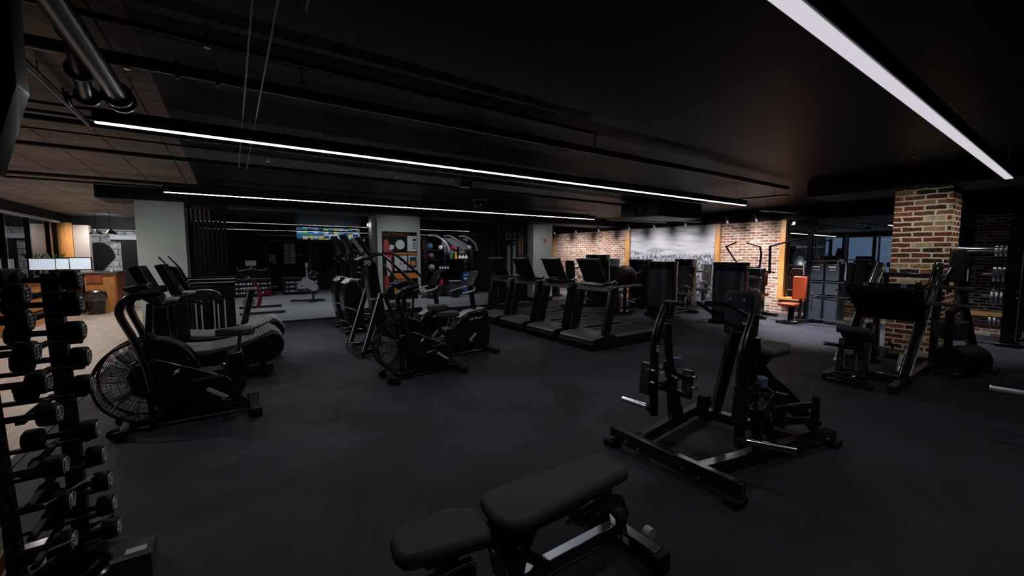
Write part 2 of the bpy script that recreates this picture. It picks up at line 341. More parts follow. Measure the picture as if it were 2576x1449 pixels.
# east wall: brick, timber, mural, mirrors
struct(P('wall_east', BRW).bb(12.3, 12.5, 10.1, 14.3, 0, 2.52))
struct(P('wall_east', BRW).bb(12.3, 12.5, 4.98, 6.70, 0, 2.52))
struct(P('wall_east', BRW).bb(12.3, 12.5, -4, 4.98, 0, .40))
struct(P('wall_east', BLW).bb(12.3, 12.5, -4, 15.0, 2.52, CZ))
struct(P('wall_east', BLW).bb(12.42, 12.5, -4, 4.98, .40, 2.52))
struct(P('wall_east', BLW).bb(12.3, 12.5, 14.3, 15.0, 0, 2.52))
struct(P('trim_2', WTR).bb(12.22, 12.34, 10.02, 10.2, 0, 2.52))
struct(P('trim_3', WTR).bb(12.22, 12.34, 6.64, 6.78, 0, 2.52))
struct(P('trim_4', WTR).bb(12.22, 12.34, 4.86, 4.99, .40, 2.52))
struct(P('trim_5', WTR).bb(12.22, 12.34, 14.3, 14.42, 0, 2.4))
struct(P('trim_6', WSL).bb(12.16, 12.40, -4, 4.9, .40, .455))
Part.O = V((0, 0, 0))
P('wall_mural', MUR).bb(12.27, 12.31, 6.78, 10.02, 0, 2.52).done('large black and white crowd photo mural between the timber posts', 'mural')
for k, (a, b_) in enumerate([(2.62, 4.86), (.35, 2.60), (-1.9, .33)]):
    P('wall_mirror', MIR).bb(12.37, 12.39, a, b_, .455, 2.5).done(['tall dark mirror above the timber sill, beside the mural wall brick', 'tall dark mirror behind the brick pillar', 'tall dark mirror behind the squat rack at right edge'][k], 'mirror', 'mirrors on the east wall')
# white columns
def column(x0, x1, y0, y1, lab, skirt=True):
    t = thing('white_column', lab, 'column', ((x0+x1)/2, (y0+y1)/2, 0))
    P('shaft', PWH, t).bb(x0, x1, y0, y1, 0.0, 2.62).done()
    P('skirting', MAT, t, label='black skirting').bb(x0-.012, x1+.012, y0-.012, y1+.012, 0, .14).done()
column(-1.39, -.66, 10.4, 11.1, 'plain white square column beside the reception at left')
column(3.21, 4.38, 10.74, 11.3, 'white square column carrying the safety notice board')
column(8.46, 9.3, 10.95, 11.5, 'white square column behind the row of treadmills')
# notice board
t = thing('notice_board', 'black and orange safety first notice board on the middle white column', 'notice board', (3.8, 10.74, .4))
P('panel', PBK, t).bb(3.33, 4.28, 10.72, 10.74, .4, 2.2).done()
P('title', simple('poster_brown', (.26, .08, .025), .6, 0, .1), t).text('SAFETY FIRST!', .118, (3.69, 10.716, 2.11), (PI/2, 0, 0)).done(label='dark brown lettering reading SAFETY FIRST!')
P('orange_band', POR, t, label='orange band').bb(3.62, 4.28, 10.712, 10.72, 1.60, 1.645).bb(3.62, 4.28, 10.712, 10.72, .95, 1.10).bb(3.62, 3.95, 10.712, 10.72, .55, .93).done()
P('round_notice', PTW, t, label='white round notice').cyl((3.80, 10.718, 1.86), (3.80, 10.708, 1.86), .125, n=32).done()
P('paper', PTW, t, label='white sheet with dark lines').bb(4.0, 4.26, 10.708, 10.72, 1.68, 2.1).done()
q = P('paper_print', PBK, t); [q.bb(4.15, 4.24, 10.704, 10.709, z, z+.018) for z in (1.75, 1.8, 1.85, 1.9)]; q.bb(4.15, 4.24, 10.704, 10.709, 1.96, 2.02).done()
P('paper', PTW, t, label='white sheet with four dark dots').bb(3.64, 3.98, 10.708, 10.72, 1.17, 1.57).done()
q = P('paper_print', PBK, t); [q.bb(x, x+.035, 10.704, 10.709, z, z+.035) for x in (3.78, 3.87) for z in (1.33, 1.43)]; q.done()
P('paper', PTW, t, label='framed dark orange notice').bb(4.02, 4.27, 10.708, 10.72, 1.17, 1.57).done()
P('paper_print', simple('dark_navy', (.03, .05, .09)), t).bb(4.06, 4.25, 10.704, 10.709, 1.23, 1.53).done()
P('paper_print', POR, t).cyl((4.155, 10.705, 1.36), (4.155, 10.701, 1.36), .07, n=20).done()
P('red_figure', SKN, t, label='red cut-out shape of a running man').prism([(3.36, 1.62), (3.36, 1.95), (3.44, 2.0), (3.5, 1.92), (3.5, 1.8), (3.58, 1.72), (3.62, 1.6), (3.56, 1.5), (3.6, 1.2), (3.5, 1.0), (3.46, 1.3), (3.42, 1.5)], 'y', 10.708, 10.72).prism([(3.36, 1.0), (3.46, 1.1), (3.5, .8), (3.4, .6), (3.35, .7)], 'y', 10.708, 10.72).done()
P('red_figure_shirt', PTW, t, label='pale patch').prism([(3.5, 1.72), (3.62, 1.74), (3.64, 1.84), (3.52, 1.86)], 'y', 10.704, 10.709).prism([(3.42, 1.5), (3.52, 1.52), (3.56, 1.2), (3.46, 1.0), (3.42, 1.2)], 'y', 10.702, 10.707).done()
Part.O = V((0, 0, 0))
t = thing('extinguisher_sign', 'small white and red fire sign on the far white column', 'sign', (8.95, 10.95, 1.95))
P('plate', PTW, t).bb(8.87, 9.03, 10.935, 10.95, 1.93, 2.17).done(); P('symbol', RED, t).bb(8.9, 8.93, 10.93, 10.936, 1.96, 2.14).bb(8.9, 9.0, 10.93, 10.936, 2.11, 2.14).bb(8.95, 9.0, 10.93, 10.936, 1.96, 2.1).done(label='red extinguisher symbol')
# brick pillar
Part.O = V((0, 0, 0))
P('brick_pillar', BRK).bb(8.52, 9.18, 1.28, 1.90, 0, 2.585).done('square reclaimed brick pillar standing behind the leg press', 'pillar')
P('brick_pillar', BRK).bb(-1.35, -.715, 1.75, 2.2, 0, 2.0).done('brick pillar cut by the left edge behind the dumbbell tree', 'pillar')
# black bulkhead at upper left
P('hanging_duct_end', simple('black_lacquer', (.006, .006, .009), .4, 0, .4, .1)).prism([(-.575, 2.85), (-.575, 2.19), (-.655, 1.88), (-1.3, 1.88), (-1.3, 2.85)], 'y', 2.2, 2.32, .008).done('dark wedge shaped duct end hanging from the ceiling at the upper left corner', 'duct')
# ------------------------------------------------------------------ glazed partition of the studio
t = thing('glass_partition', 'large glass partition between left column and notice column reflecting the ceiling lights', 'partition', (1.2, 10.95, 0))
P('pane', GLS, t).bb(-.62, 3.05, 10.945, 10.955, .02, 2.6).done(); P('frame', BLK, t).bb(3.05, 3.12, 10.92, 10.98, 0, 2.62).bb(-.62, 3.12, 10.93, 10.97, 0, .03).done()
t = thing('glass_partition', 'glass partition in front of the exercise ball rack, right of notice column', 'partition', (6, 10.95, 0))
P('pane', GLS, t).bb(4.45, 7.05, 10.945, 10.955, .02, 2.6).done(); P('frame', BLK, t).bb(7.05, 7.12, 10.92, 10.98, 0, 2.62).bb(4.4, 7.12, 10.93, 10.97, 0, .03).done()
Part.O = V((0, 0, 0))
t = thing('slatted_screen', 'black vertical slat screen beside the left white column', 'screen', (-.35, 10.85, 0))
q = P('slats', MAT, t); [q.bb(-.64+k*.075, -.64+k*.075+.05, 10.8, 10.86, .02, 2.6) for k in range(9)]; q.done()
P('rail', BLK, t).bb(-.66, .05, 10.79, 10.87, 2.55, 2.62).bb(-.66, .05, 10.79, 10.87, 0, .05).done()
Part.O = V((0, 0, 0))
t = thing('black_lockers', 'tall black locker block left of the far white column', 'lockers', (7.8, 11.3, 0))
P('carcass', BLW, t).bb(7.14, 8.44, 11.25, 11.7, 0, 2.62).done()
for k in range(3): P('door', GLO, t).bb(8.05+k*.13, 8.16+k*.13, 11.23, 11.25, .1, 2.4).done()
P('light_slot', simple('pale_green_slot', (.25, .32, .32), .3), t, label='pale vertical slots').bb(7.58, 7.72, 11.22, 11.25, .5, 1.9).bb(7.82, 7.93, 11.22, 11.25, .5, 1.9).done()
P('rung', SIL, t, label='silver rungs').bb(7.56, 7.74, 11.21, 11.25, 2.28, 2.30).bb(7.56, 7.74, 11.21, 11.25, 2.09, 2.11).bb(7.56, 7.58, 11.21, 11.25, 2.1, 2.3).bb(7.72, 7.74, 11.21, 11.25, 2.1, 2.3).bb(7.82, 7.95, 11.21, 11.25, 2.28, 2.3).bb(7.82, 7.95, 11.21, 11.25, 2.2, 2.22).bb(7.82, 7.95, 11.21, 11.25, 2.1, 2.12).bb(7.82, 7.95, 11.21, 11.25, 1.98, 2.0).done()
# ------------------------------------------------------------------ west: windows, reception
Part.O = V((0, 0, 0))
struct(P('wall_west', BLW).bb(-4.3, -4.1, -4, 20.4, 2.58, CZ).bb(-4.3, -4.1, -4, 5.5, 0, 2.58))
struct(P('trim_7', PTW).bb(-4.12, -4.02, 5.5, 17.7, 2.53, 2.585))
Y = 5.5; k = 1
while Y < 17.6:
    Y2 = min(Y+1.45, 17.7)
    o = struct(P('window_%d' % k, GLS).bb(-4.15, -4.14, Y, Y2, .02, 2.55))
    P('window_frame', BLK, o).bb(-4.19, -4.09, Y2-.05, Y2+.03, 0, 2.55).bb(-4.17, -4.11, Y, Y2, 0, .06).done(); Y = Y2; k += 1
struct(P('wall_west', BLW).bb(-4.3, -4.1, 18.3, 20.4, 0, 2.58))
# outside
struct(P('ground_outside', simple('outside_paving', (.05, .05, .055), .8)).bb(-14, -4.2, -4, 26, -.12, -.02)).name = 'floor'
def house(x, y, w, d, h, lab, mat):
    t = thing('building', lab, 'building', (x, y, 0)); P('wall', mat, t).bb(x-d/2, x+d/2, y-w/2, y+w/2, -.1, h).done()  # also makes the added glowing sky block, which is no building
    return t
t = house(-9.5, 17, 12, 1.0, 6, 'dark building facade seen through the left windows', DKB)
for a in range(6):
    f = P('window', simple('night_window', (.03, .04, .06), .1, 0, .6), t, bev=.0).bb(-9.02, -8.95, 11.8+a*1.9, 12.8+a*1.9, .8, 2.4).done()
P('cornice', FCD, t, label='pale ledge').bb(-9.05, -8.8, 11, 23, 2.05, 2.2).done()
for a, y in enumerate((14.9, 18.6, 21.2)): P('pilaster', FCD, t, label='cream stone strip').bb(-9.05, -8.85, y, y+.5, 0, 3.6).done()
t = house(-8.0, 8.8, 3.4, .6, 5, 'added glowing blue block outside the left windows standing in for bright sky', FSC)  # added emissive block, gives the mirrors bright sky to reflect
# reception
Part.O = V((0, 0, 0))
P('round_timber_column', WOK).cyl((-4.05, 18.0, 0), (-4.05, 18.0, 2.56), .2, n=32).done('round timber clad column beside the reception windows', 'column')
P('painted_pier', simple('pier_paint', (.42, .36, .33), .7)).bb(-3.84, -3.5, 18.0, 18.3, 0, 2.5).done('pale plaster pier next to the round timber column', 'pier')
struct(P('wall_north', BWH).bb(-4.2, -1.9, 19.2, 19.4, 0, 2.45)); struct(P('wall_north', BLW).bb(-4.2, -1.9, 19.15, 19.4, 2.45, CZ))
P('arch_artwork', MAT).prism([(-3.5+.37*math.cos(a), 1.5+.5*math.sin(a)) for a in [PI*(.02+.98*k/16) for k in range(0, 17)]]+[(-3.95, .75), (-3.70, .75)], 'y', 19.11, 19.19).done('black half-round panel leaning on the white stone wall', 'panel')
P('wall_shelf', PTW).bb(-3.2, -2.0, 19.0, 19.15, 2.1, 2.24).done('white lintel board over the doorway by the white stone wall', 'board')
struct(P('door_1', BLW).bb(-2.95, -2.0, 19.05, 19.19, 0, 2.1))
def pendant(x, y, lab):
    t = thing('pendant_lamp', lab, 'lamp', (x, y, 2.2)); P('cable', BLK, t).cyl((x, y, 2.3), (x, y, CZ), .006, n=6).done(); P('shade', BLK, t).lathe([(.02, .14), (.05, .12), (.16, 0)], (x, y, 2.2)).done()
    P('bulb', LMP, t).cyl((x, y, 2.2), (x, y, 2.21), .07, n=16).done()
pendant(-3.15, 17.0, 'left one of two black pendant lamps over the reception'); pendant(-2.8, 16.8, 'right one of two black pendant lamps over the reception')
t = thing('reception_counter', 'oak reception counter end block with reddish side beside the bin', 'counter', (-2.85, 16.2, 0))
P('body', WOK, t).bb(-3.22, -2.62, 15.75, 17.0, 0, 1.07).done(); P('side_panel', WRD, t, label='reddish side panel').bb(-2.62, -2.58, 15.72, 17.0, 0, 1.07).done()
P('countertop', DGR, t).bb(-3.26, -2.56, 15.7, 17.04, 1.07, 1.11).done()
P('drawer', WRD, t, label='darker drawer front').bb(-3.18, -2.86, 15.72, 15.75, .82, 1.04).done()
t = thing('reception_desk', 'long oak slatted reception desk behind the dumbbell tree', 'desk', (-3.5, 14, 0))
P('body', WOK, t).prism([(-4.0, 12.0), (-3.58, 12.0), (-3.5, 15.4), (-3.95, 15.4)], 'z', 0, 1.0).done()
P('groove', MAT, t, label='dark horizontal grooves').prism([(-3.6, 12.02), (-3.57, 12.02), (-3.49, 15.38), (-3.52, 15.38)], 'z', .3, .34).prism([(-3.6, 12.02), (-3.57, 12.02), (-3.49, 15.38), (-3.52, 15.38)], 'z', .62, .66).done()
P('countertop', PTW, t).prism([(-4.05, 11.95), (-3.52, 11.95), (-3.45, 15.45), (-4.0, 15.45)], 'z', 1.0, 1.03).done()
t = thing('reception_drinks_fridge', 'black back counter unit between desk and oak counter', 'cabinet', (-3.5, 15.9, 0)); P('body', GLO, t, bev=.01).bb(-3.9, -3.25, 15.55, 16.2, 0, 1.08).done(); P('shelf_edge', SIL, t).bb(-3.88, -3.27, 15.54, 15.56, .95, .96).done()
def monitor(x0, x1, y, lab, z0=1.2, z1=1.51):
    t = thing('computer_monitor', lab, 'monitor', ((x0+x1)/2, y, 1.03)); P('screen', SCR, t).bb(x0+.012, x1-.012, y-.026, y-.02, z0+.02, z1-.02).done(); P('bezel', GLO, t).bb(x0, x1, y-.02, y+.01, z0, z1).done()
    P('stand', BLK, t).cyl(((x0+x1)/2, y+.02, 1.03), ((x0+x1)/2, y+.02, z0+.1), .02, n=10).bb((x0+x1)/2-.12, (x0+x1)/2+.12, y-.08, y+.08, 1.03, 1.045).done()
monitor(-4.03, -3.57, 15.1, 'leftmost lit monitor on the reception desk'); 
monitor(-3.36-.3, -3.36-.01, 15.3, 'middle lit monitor of the reception, partly behind a mullion')
Part.O = V((0, 0, 0))
t = thing('computer_monitor', 'rightmost wide lit monitor on the reception counter', 'monitor', (-3.22, 15.85, 1.08))
P('screen', SCR, t).bb(-3.62, -3.08, 15.8, 15.806, 1.2, 1.5).done(); P('bezel', GLO, t).bb(-3.64, -3.06, 15.81, 15.84, 1.18, 1.52).done(); P('stand', BLK, t).bb(-3.4, -3.3, 15.8, 15.86, 1.08, 1.2).done()
P('paper_stack', PTW).bb(-2.72, -2.66, 15.85, 15.95, 1.11, 1.22).done('small white card holder on the oak counter end', 'card holder')
t = thing('potted_plant', 'green leafy plant beside the reception windows', 'plant', (-3.95, 16.6, 1.03)); P('pot', BLK, t).lathe([(.0, 0), (.07, 0), (.09, .14), (.08, .14)], (-3.95, 16.6, 1.03)).done()
q = P('leaves', GRN, t)
for k in range(11):
    a = k*2.4; q.tube([(-3.95, 16.6, 1.15), (-3.95+.08*math.cos(a), 16.6+.08*math.sin(a), 1.4), (-3.95+.22*math.cos(a), 16.6+.22*math.sin(a), 1.62)], .012, 5)
q.done()
t = thing('waste_bin', 'black waste bin with liner bag beside the oak counter', 'bin', (-2.95, 15.35, 0))
P('body', GLO, t).lathe([(0, 0), (.17, 0), (.21, .52), (.19, .52)], (-2.95, 15.35, 0)).done()
P('liner', simple('bin_liner', (.05, .05, .055), .15, 0, .8, .5, 1.0, 25), t, label='shiny black bin liner').lathe([(.218, .36), (.232, .42), (.228, .5), (.22, .56), (.19, .56)], (-2.95, 15.35, 0)).done()
P('lid', BLK, t).lathe([(.0, .64), (.12, .64), (.2, .60), (.21, .56)], (-2.95, 15.35, 0)).done()
# ------------------------------------------------------------------ ceiling services
def strip(x0, x1, y, z, w, lab, mat=LED, wires=(), y1=None):
    y1 = y if y1 is None else y1
    t = thing('linear_pendant_light', lab, 'ceiling light', ((x0+x1)/2, (y+y1)/2, z))
    P('housing', BLK, t).bar((x0, y, z+.05), (x1, y1, z+.05), w+.02, .09).done()
    P('diffuser', mat, t).bar((x0+.01, y, z+.002), (x1-.01, y1, z+.002), w, .008).done()
    for x in wires: P('suspension_wire', SIL, t).cyl((x, y+(y1-y)*(x-x0)/(x1-x0), z+.09), (x, y+(y1-y)*(x-x0)/(x1-x0), CZ), .0025, n=6).done()
strip(-.71, 7.94, 4.0, 2.5, .036, 'long thin linear light crossing the middle of the ceiling', LED, (-.5, .75, 2.35, 4.2, 5.9, 7.6), 3.85)
strip(-.72, 7.87, 7.85, 2.5, .036, 'farther thin linear light over the treadmills', LED, (-.5, 1.5, 3.2, 4.9, 6.6, 7.6), 7.6)
strip(1.2, 7.3, .67, 2.45, .06, 'wide bright linear light at the upper right', LED2, (1.4, 3.4, 5.2, 7.1))
def pipe(name, lab, pts, r, flanges=(), hang=(), cat='pipe', mat=None):
    t = thing(name, lab, cat, pts[0]); P('pipe_run', mat or BLC, t).tube(pts, r, 16, False).done()
    for f, ax in flanges: P('flange', mat or BLC, t).cyl(V(f)-V(ax)*.012, V(f)+V(ax)*.012, r*1.5, n=16).done()
    for h in hang: P('hanger_rod', SIL, t).cyl(h, (h[0], h[1], CZ), .004, n=6).done()
pipe('sprinkler_main', 'thick black pipe running away along the ceiling at upper left', [(-.52, .5, 2.6), (-.52, 3.72, 2.6)], .052, [((-.52, 3.72, 2.6), (0, 1, 0)), ((-.52, 3.6, 2.6), (0, 1, 0))])
pipe('sprinkler_cross_main', 'black pipe crossing the ceiling behind the valve at left', [(-4.0, 3.42, 2.74), (8.0, 3.2, 2.74)], .036, [((-.9, 3.36, 2.74), (1, 0, 0)), ((-.2, 3.35, 2.74), (1, 0, 0)), ((.0, 3.35, 2.74), (1, 0, 0))], [(2.0, 3.31, 2.74), (.5, 3.34, 2.74)])
t = thing('pipe_valve', 'black valve assembly bending between two ceiling pipes at upper left', 'valve', (-.65, 3.6, 2.55))
P('valve_body', BLC, t).tube([(-.60, 3.06, 2.80), (-.60, 3.1, 2.68), (-.62, 3.3, 2.60), (-.67, 3.65, 2.58), (-.67, 3.84, 2.62), (-.63, 3.93, 2.66), (-.56, 3.9, 2.68)], .038, 14).done()
for f in ((-.60, 3.08, 2.74), (-.62, 3.28, 2.61), (-.665, 3.66, 2.58)): P('flange', BLC, t).cyl((f[0], f[1]-.012, f[2]), (f[0], f[1]+.012, f[2]), .062).done()
P('hand_wheel', BLC, t).ring((-.76, 3.68, 2.56), .05, .008, (1, 0, .2)).cyl((-.76, 3.68, 2.56), (-.66, 3.68, 2.58), .01).done()
P('hanger_rod', BLC, t).cyl((-.64, 3.5, 2.6), (-.64, 3.5, CZ), .006).done()
for k, (yy, x0, x1, r, z) in enumerate([(5.25, -4, 9, .028, 2.76), (5.05, -4, -.2, .016, 2.77), (4.8, -4, -.2, .014, 2.78), (6.5, -4, 9, .026, 2.76), (8.9, -4, 9, .03, 2.76), (9.6, -4, 2, .02, 2.78), (5.9, -4, .0, .01, 2.8), (2.95, -4, 3, .016, 2.79)]):
    pipe('ceiling_conduit', ['black pipe crossing just behind the left end of the middle light', 'thin black conduit nearest the left light end', 'second thin conduit in front of the left light end', 'black pipe crossing between the two long thin lights', 'black pipe crossing the ceiling above the left white column', 'thin conduit crossing in front of the left white column top', 'very thin conduit crossing the lit ceiling at left', 'thin conduit crossing at the top left of the view'][k], [(x0, yy, z), (x1, yy, z)], r, (), (), 'pipe')
pipe('ceiling_conduit', 'black conduit running away at far left over the wood floor', [(-.95, 2.6, 2.76), (-.96, 5.35, 2.76)], .024, (), [(-.95, 4.0, 2.76)])
for k, x in enumerate((.13, .21, .29)):
    pipe('electrical_conduit', ['left', 'middle', 'right'][k]+' one of three thin grey conduits on the ceiling left of centre', [(x, 1.1 if k else 1.95, 2.62), (x+.03, (5.9, 5.9, 1.98)[k], 2.62)], .0045, (), [(x, 2.0, 2.62)], 'conduit', simple('grey_conduit', (.12, .14, .13), .35, .6))
TRY = simple('tray_steel', (.3, .27, .25), .45, .4)
t = thing('air_duct', 'black air duct box hanging over the weight machines', 'duct', (8.6, 6.4, 2.45))
P('casing', BLK, t).bb(7.9, 9.6, 5.7, 6.75, 2.47, 2.83).done(); P('collar', BLC, t).lathe([(.15, 0), (.17, 0), (.17, .06), (.15, .06)], (7.86, 6.2, 2.65), (1, 0, 0)).done(); P('lit_underside_stand_in', simple('duct_underside_lit', (.35, .33, .33), .5, .3), t, label='pale underside').bb(7.95, 9.55, 5.75, 6.7, 2.455, 2.475).done()  # pale underside paints in the light on the black duct's bottom
for k, (a, b_) in enumerate([((8.0, 4.75, 2.66), (8.35, 3.3, 2.66)), ((10.2, 4.6, 2.62), (11.6, 4.4, 2.62)), ((9.0, 8.2, 2.6), (11.5, 8.0, 2.6)), ((9.4, 7.2, 2.56), (11.6, 6.9, 2.56))]):
    t = thing('cable_tray', ['cable tray right of the middle light end', 'cable tray above the handle-arm press machine', 'cable tray near the mural top, farther one', 'cable tray near the mural top, nearer one'][k], 'cable tray', a)
    P('channel', TRY, t).bar(a, b_, .09, .03).done()
    for f in (.15, .85): c_ = V(a).lerp(V(b_), f); P('hanger_rod', SIL, t).cyl(c_, (c_.x, c_.y, CZ), .005, n=6).done()
t = thing('ceiling_projector', 'small pale green projector box hanging from the ceiling near centre', 'projector', (2.95, 5.6, 2.62))
P('body', simple('projector_green', (.12, .30, .24), .4), t).box((2.9, 5.62, 2.68), (.05, .13, .1)).done(); P('rear_body', BLK, t).box((3.02, 5.62, 2.66), (.18, .14, .09)).done(); P('bracket', BLK, t).cyl((3.0, 5.62, 2.7), (3.0, 5.62, CZ), .012).done()
t = thing('ceiling_camera', 'dark camera cluster hanging below the ceiling right of the projector', 'camera', (4.1, 7.1, 2.55))
P('dome', GLO, t).ball((4.1, 7.1, 2.6), .07).done(); P('arm', BLK, t).cyl((4.1, 7.1, 2.62), (4.1, 7.1, CZ), .018).bar((4.0, 7.2, 2.68), (4.3, 7.0, 2.68), .03, .02).done(); P('lens', SIL, t).ball((4.02, 7.05, 2.57), .022).done()
HEADS = [(.48, 3.22, 'right of the three grey conduits'), (-.04, 3.0, 'near the top left conduits'), (-.47, 3.63, 'below the thick pipe end at left'), (.48, 6.14, 'between the two long lights at left'), (3.34, 3.24, 'above the middle light at right of centre'), (.66, 6.42, 'left of the second long light'), (5.2, 5.0, 'near the lit ceiling patch'), (3.4, 6.4, 'just right of the projector'), (2.2, 6.5, 'left of the projector'), (6.9, 1.4, 'beside the wide light far end'), (7.4, .4, 'right of the wide light far end'), (10.6, 3.6, 'near the mirror wall')]
proto = None
for x, y, w in HEADS:
    lab = 'small silver sprinkler head on the ceiling, '+w
    if proto is None:
        Part.O = V((0, 0, 0)); proto = thing('ceiling_sprinkler', lab, 'sprinkler', (0, 0, 0), 'sprinkler heads')
        P('stem', SIL, proto).cyl((0, 0, 0), (0, 0, -.07), .008, n=8).done(); P('deflector', CHR, proto).cyl((0, 0, -.07), (0, 0, -.075), .018, n=12).done(); P('frame_arm', CHR, proto).ring((0, 0, -.05), .014, .003, (0, 1, 0), 12, 5).done()
        proto.location = (x, y, CZ)
    else: dup(proto, (x, y, CZ), 0, lab)
# wall-washing track spotlights
sp0 = None
SPOTS = [(11.3, 13.2), (11.3, 11.9), (11.3, 10.7), (11.3, 9.3), (11.3, 8.3), (11.3, 7.2), (11.3, 5.95), (11.3, 5.2)]
for k, (x, y) in enumerate(SPOTS):
    lab = 'black track spotlight before the east wall, '+['at its far end', 'second from its far end', 'left of the mural', 'over the mural left part', 'over the mural centre', 'over the mural right part', 'over the brick right of the mural', 'nearest the mirror'][k]
    if sp0 is None:
        sp0 = thing('track_spotlight', lab, 'spotlight', (0, 0, 0), 'track spotlights'); P('barrel', BLK, sp0).cyl((-.05, 0, .12), (.05, 0, -.06), .035).done(); P('arm', BLK, sp0).cyl((-.05, 0, .1), (-.05, 0, .33), .008).done(); P('lens', LMP, sp0).cyl((.05, 0, -.061), (.052, 0, -.064), .028).done(); sp0.location = (x, y, 2.52)
    else: dup(sp0, (x, y, 2.52), 0, lab)
# ================================================================== EQUIPMENT
def zero(): Part.O = V((0, 0, 0))
# ---- treadmill (local: front at x=0, belt runs to +x, width -y)
def treadmill(lab):
    zero(); t = thing('treadmill', lab, 'treadmill', (0, 0, 0), 'treadmills in a row facing left')
    W = .86
    P('deck', MAT, t, .008).prism([(.02, 0), (0, .1), (.05, .2), (.5, .235), (.6, .17), (1.98, .15), (2.0, .03), (1.9, 0)], 'y', -W, 0).done()
    P('motor_cover', DGR, t, .01).prism([(.0, .17), (.06, .215), (.52, .25), (.6, .20), (.6, .17)], 'y', -W+.02, -.02).done()
    P('belt', simple('running_belt', (.03, .03, .032), .5, 0, .4, 0, .4, 700) if 'running_belt' not in bpy.data.materials else bpy.data.materials['running_belt'], t).bb(.58, 1.97, -W+.13, -.13, .165, .185).done()
    for s in (-.065, -W+.065): P('side_rail', DGR, t, .006, label='grey foot rail').bb(.56, 1.96, s-.055, s+.055, .17, .2).done()
    for s in (-.05, -W+.05):
        P('upright', GLO, t, .012).prism([(.26, .2), (.42, .2), (.62, 1.0), (.56, 1.06), (.44, 1.02)], 'y', s-.038, s+.038).done()
        P('handrail', DGR, t, .012).bar((.42, s, 1.03), (1.25, s, 1.05), .055, .045).done()
    P('crossbar', DGR, t, .012).prism([(.40, .96), (.62, 1.0), (.64, 1.06), (.44, 1.06)], 'y', -W+.02, -.02).done()
    P('control_tray', GLO, t, .01).prism([(.38, 1.06), (.7, 1.06), (.66, 1.1), (.4, 1.12)], 'y', -W+.14, -.14).done()
    P('grip', SIL, t, label='pale metal handle').tube([(.6, -.2, 1.08), (.72, -.2, 1.13), (.8, -.22, 1.08)], .013, 8).tube([(.6, -W+.2, 1.08), (.72, -W+.2, 1.13), (.8, -W+.22, 1.08)], .013, 8).done()
    c = P('console', GLO, t, .012).prism([(.46, 1.1), (.54, 1.08), (.33, 1.52), (.24, 1.5)], 'y', -W+.19, -.19).done()
    P('console_top', DGR, c, .004, label='pale top edge').prism([(.22, 1.5), (.34, 1.52), (.33, 1.535), (.22, 1.52)], 'y', -W+.19, -.19).done()
    P('logo', WHT, c).bb(.3, .31, -W/2-.05, -W/2+.05, 1.43, 1.445).done()
    P('foot', RUB, t).cyl((.15, -.08, 0), (.15, -.08, .03), .04).cyl((.15, -W+.08, 0), (.15, -W+.08, .03), .04).cyl((1.85, -.08, 0), (1.85, -.08, .03), .04).cyl((1.85, -W+.08, 0), (1.85, -W+.08, .03), .04).done()
    return t
TL = ['treadmill nearest the camera, at the right end of the treadmill row', 'second treadmill from the right end of the row', 'third treadmill from the right end of the row', 'farthest treadmill at the left end of the row, behind the bikes']
tm = treadmill(TL[0]); tm.location = (4.86, 5.54, 0)
for k in (1, 2, 3): dup(tm, (4.86+.015*k, 5.54+1.02*k, 0), 0, TL[k])
for ob in [tm]: pass
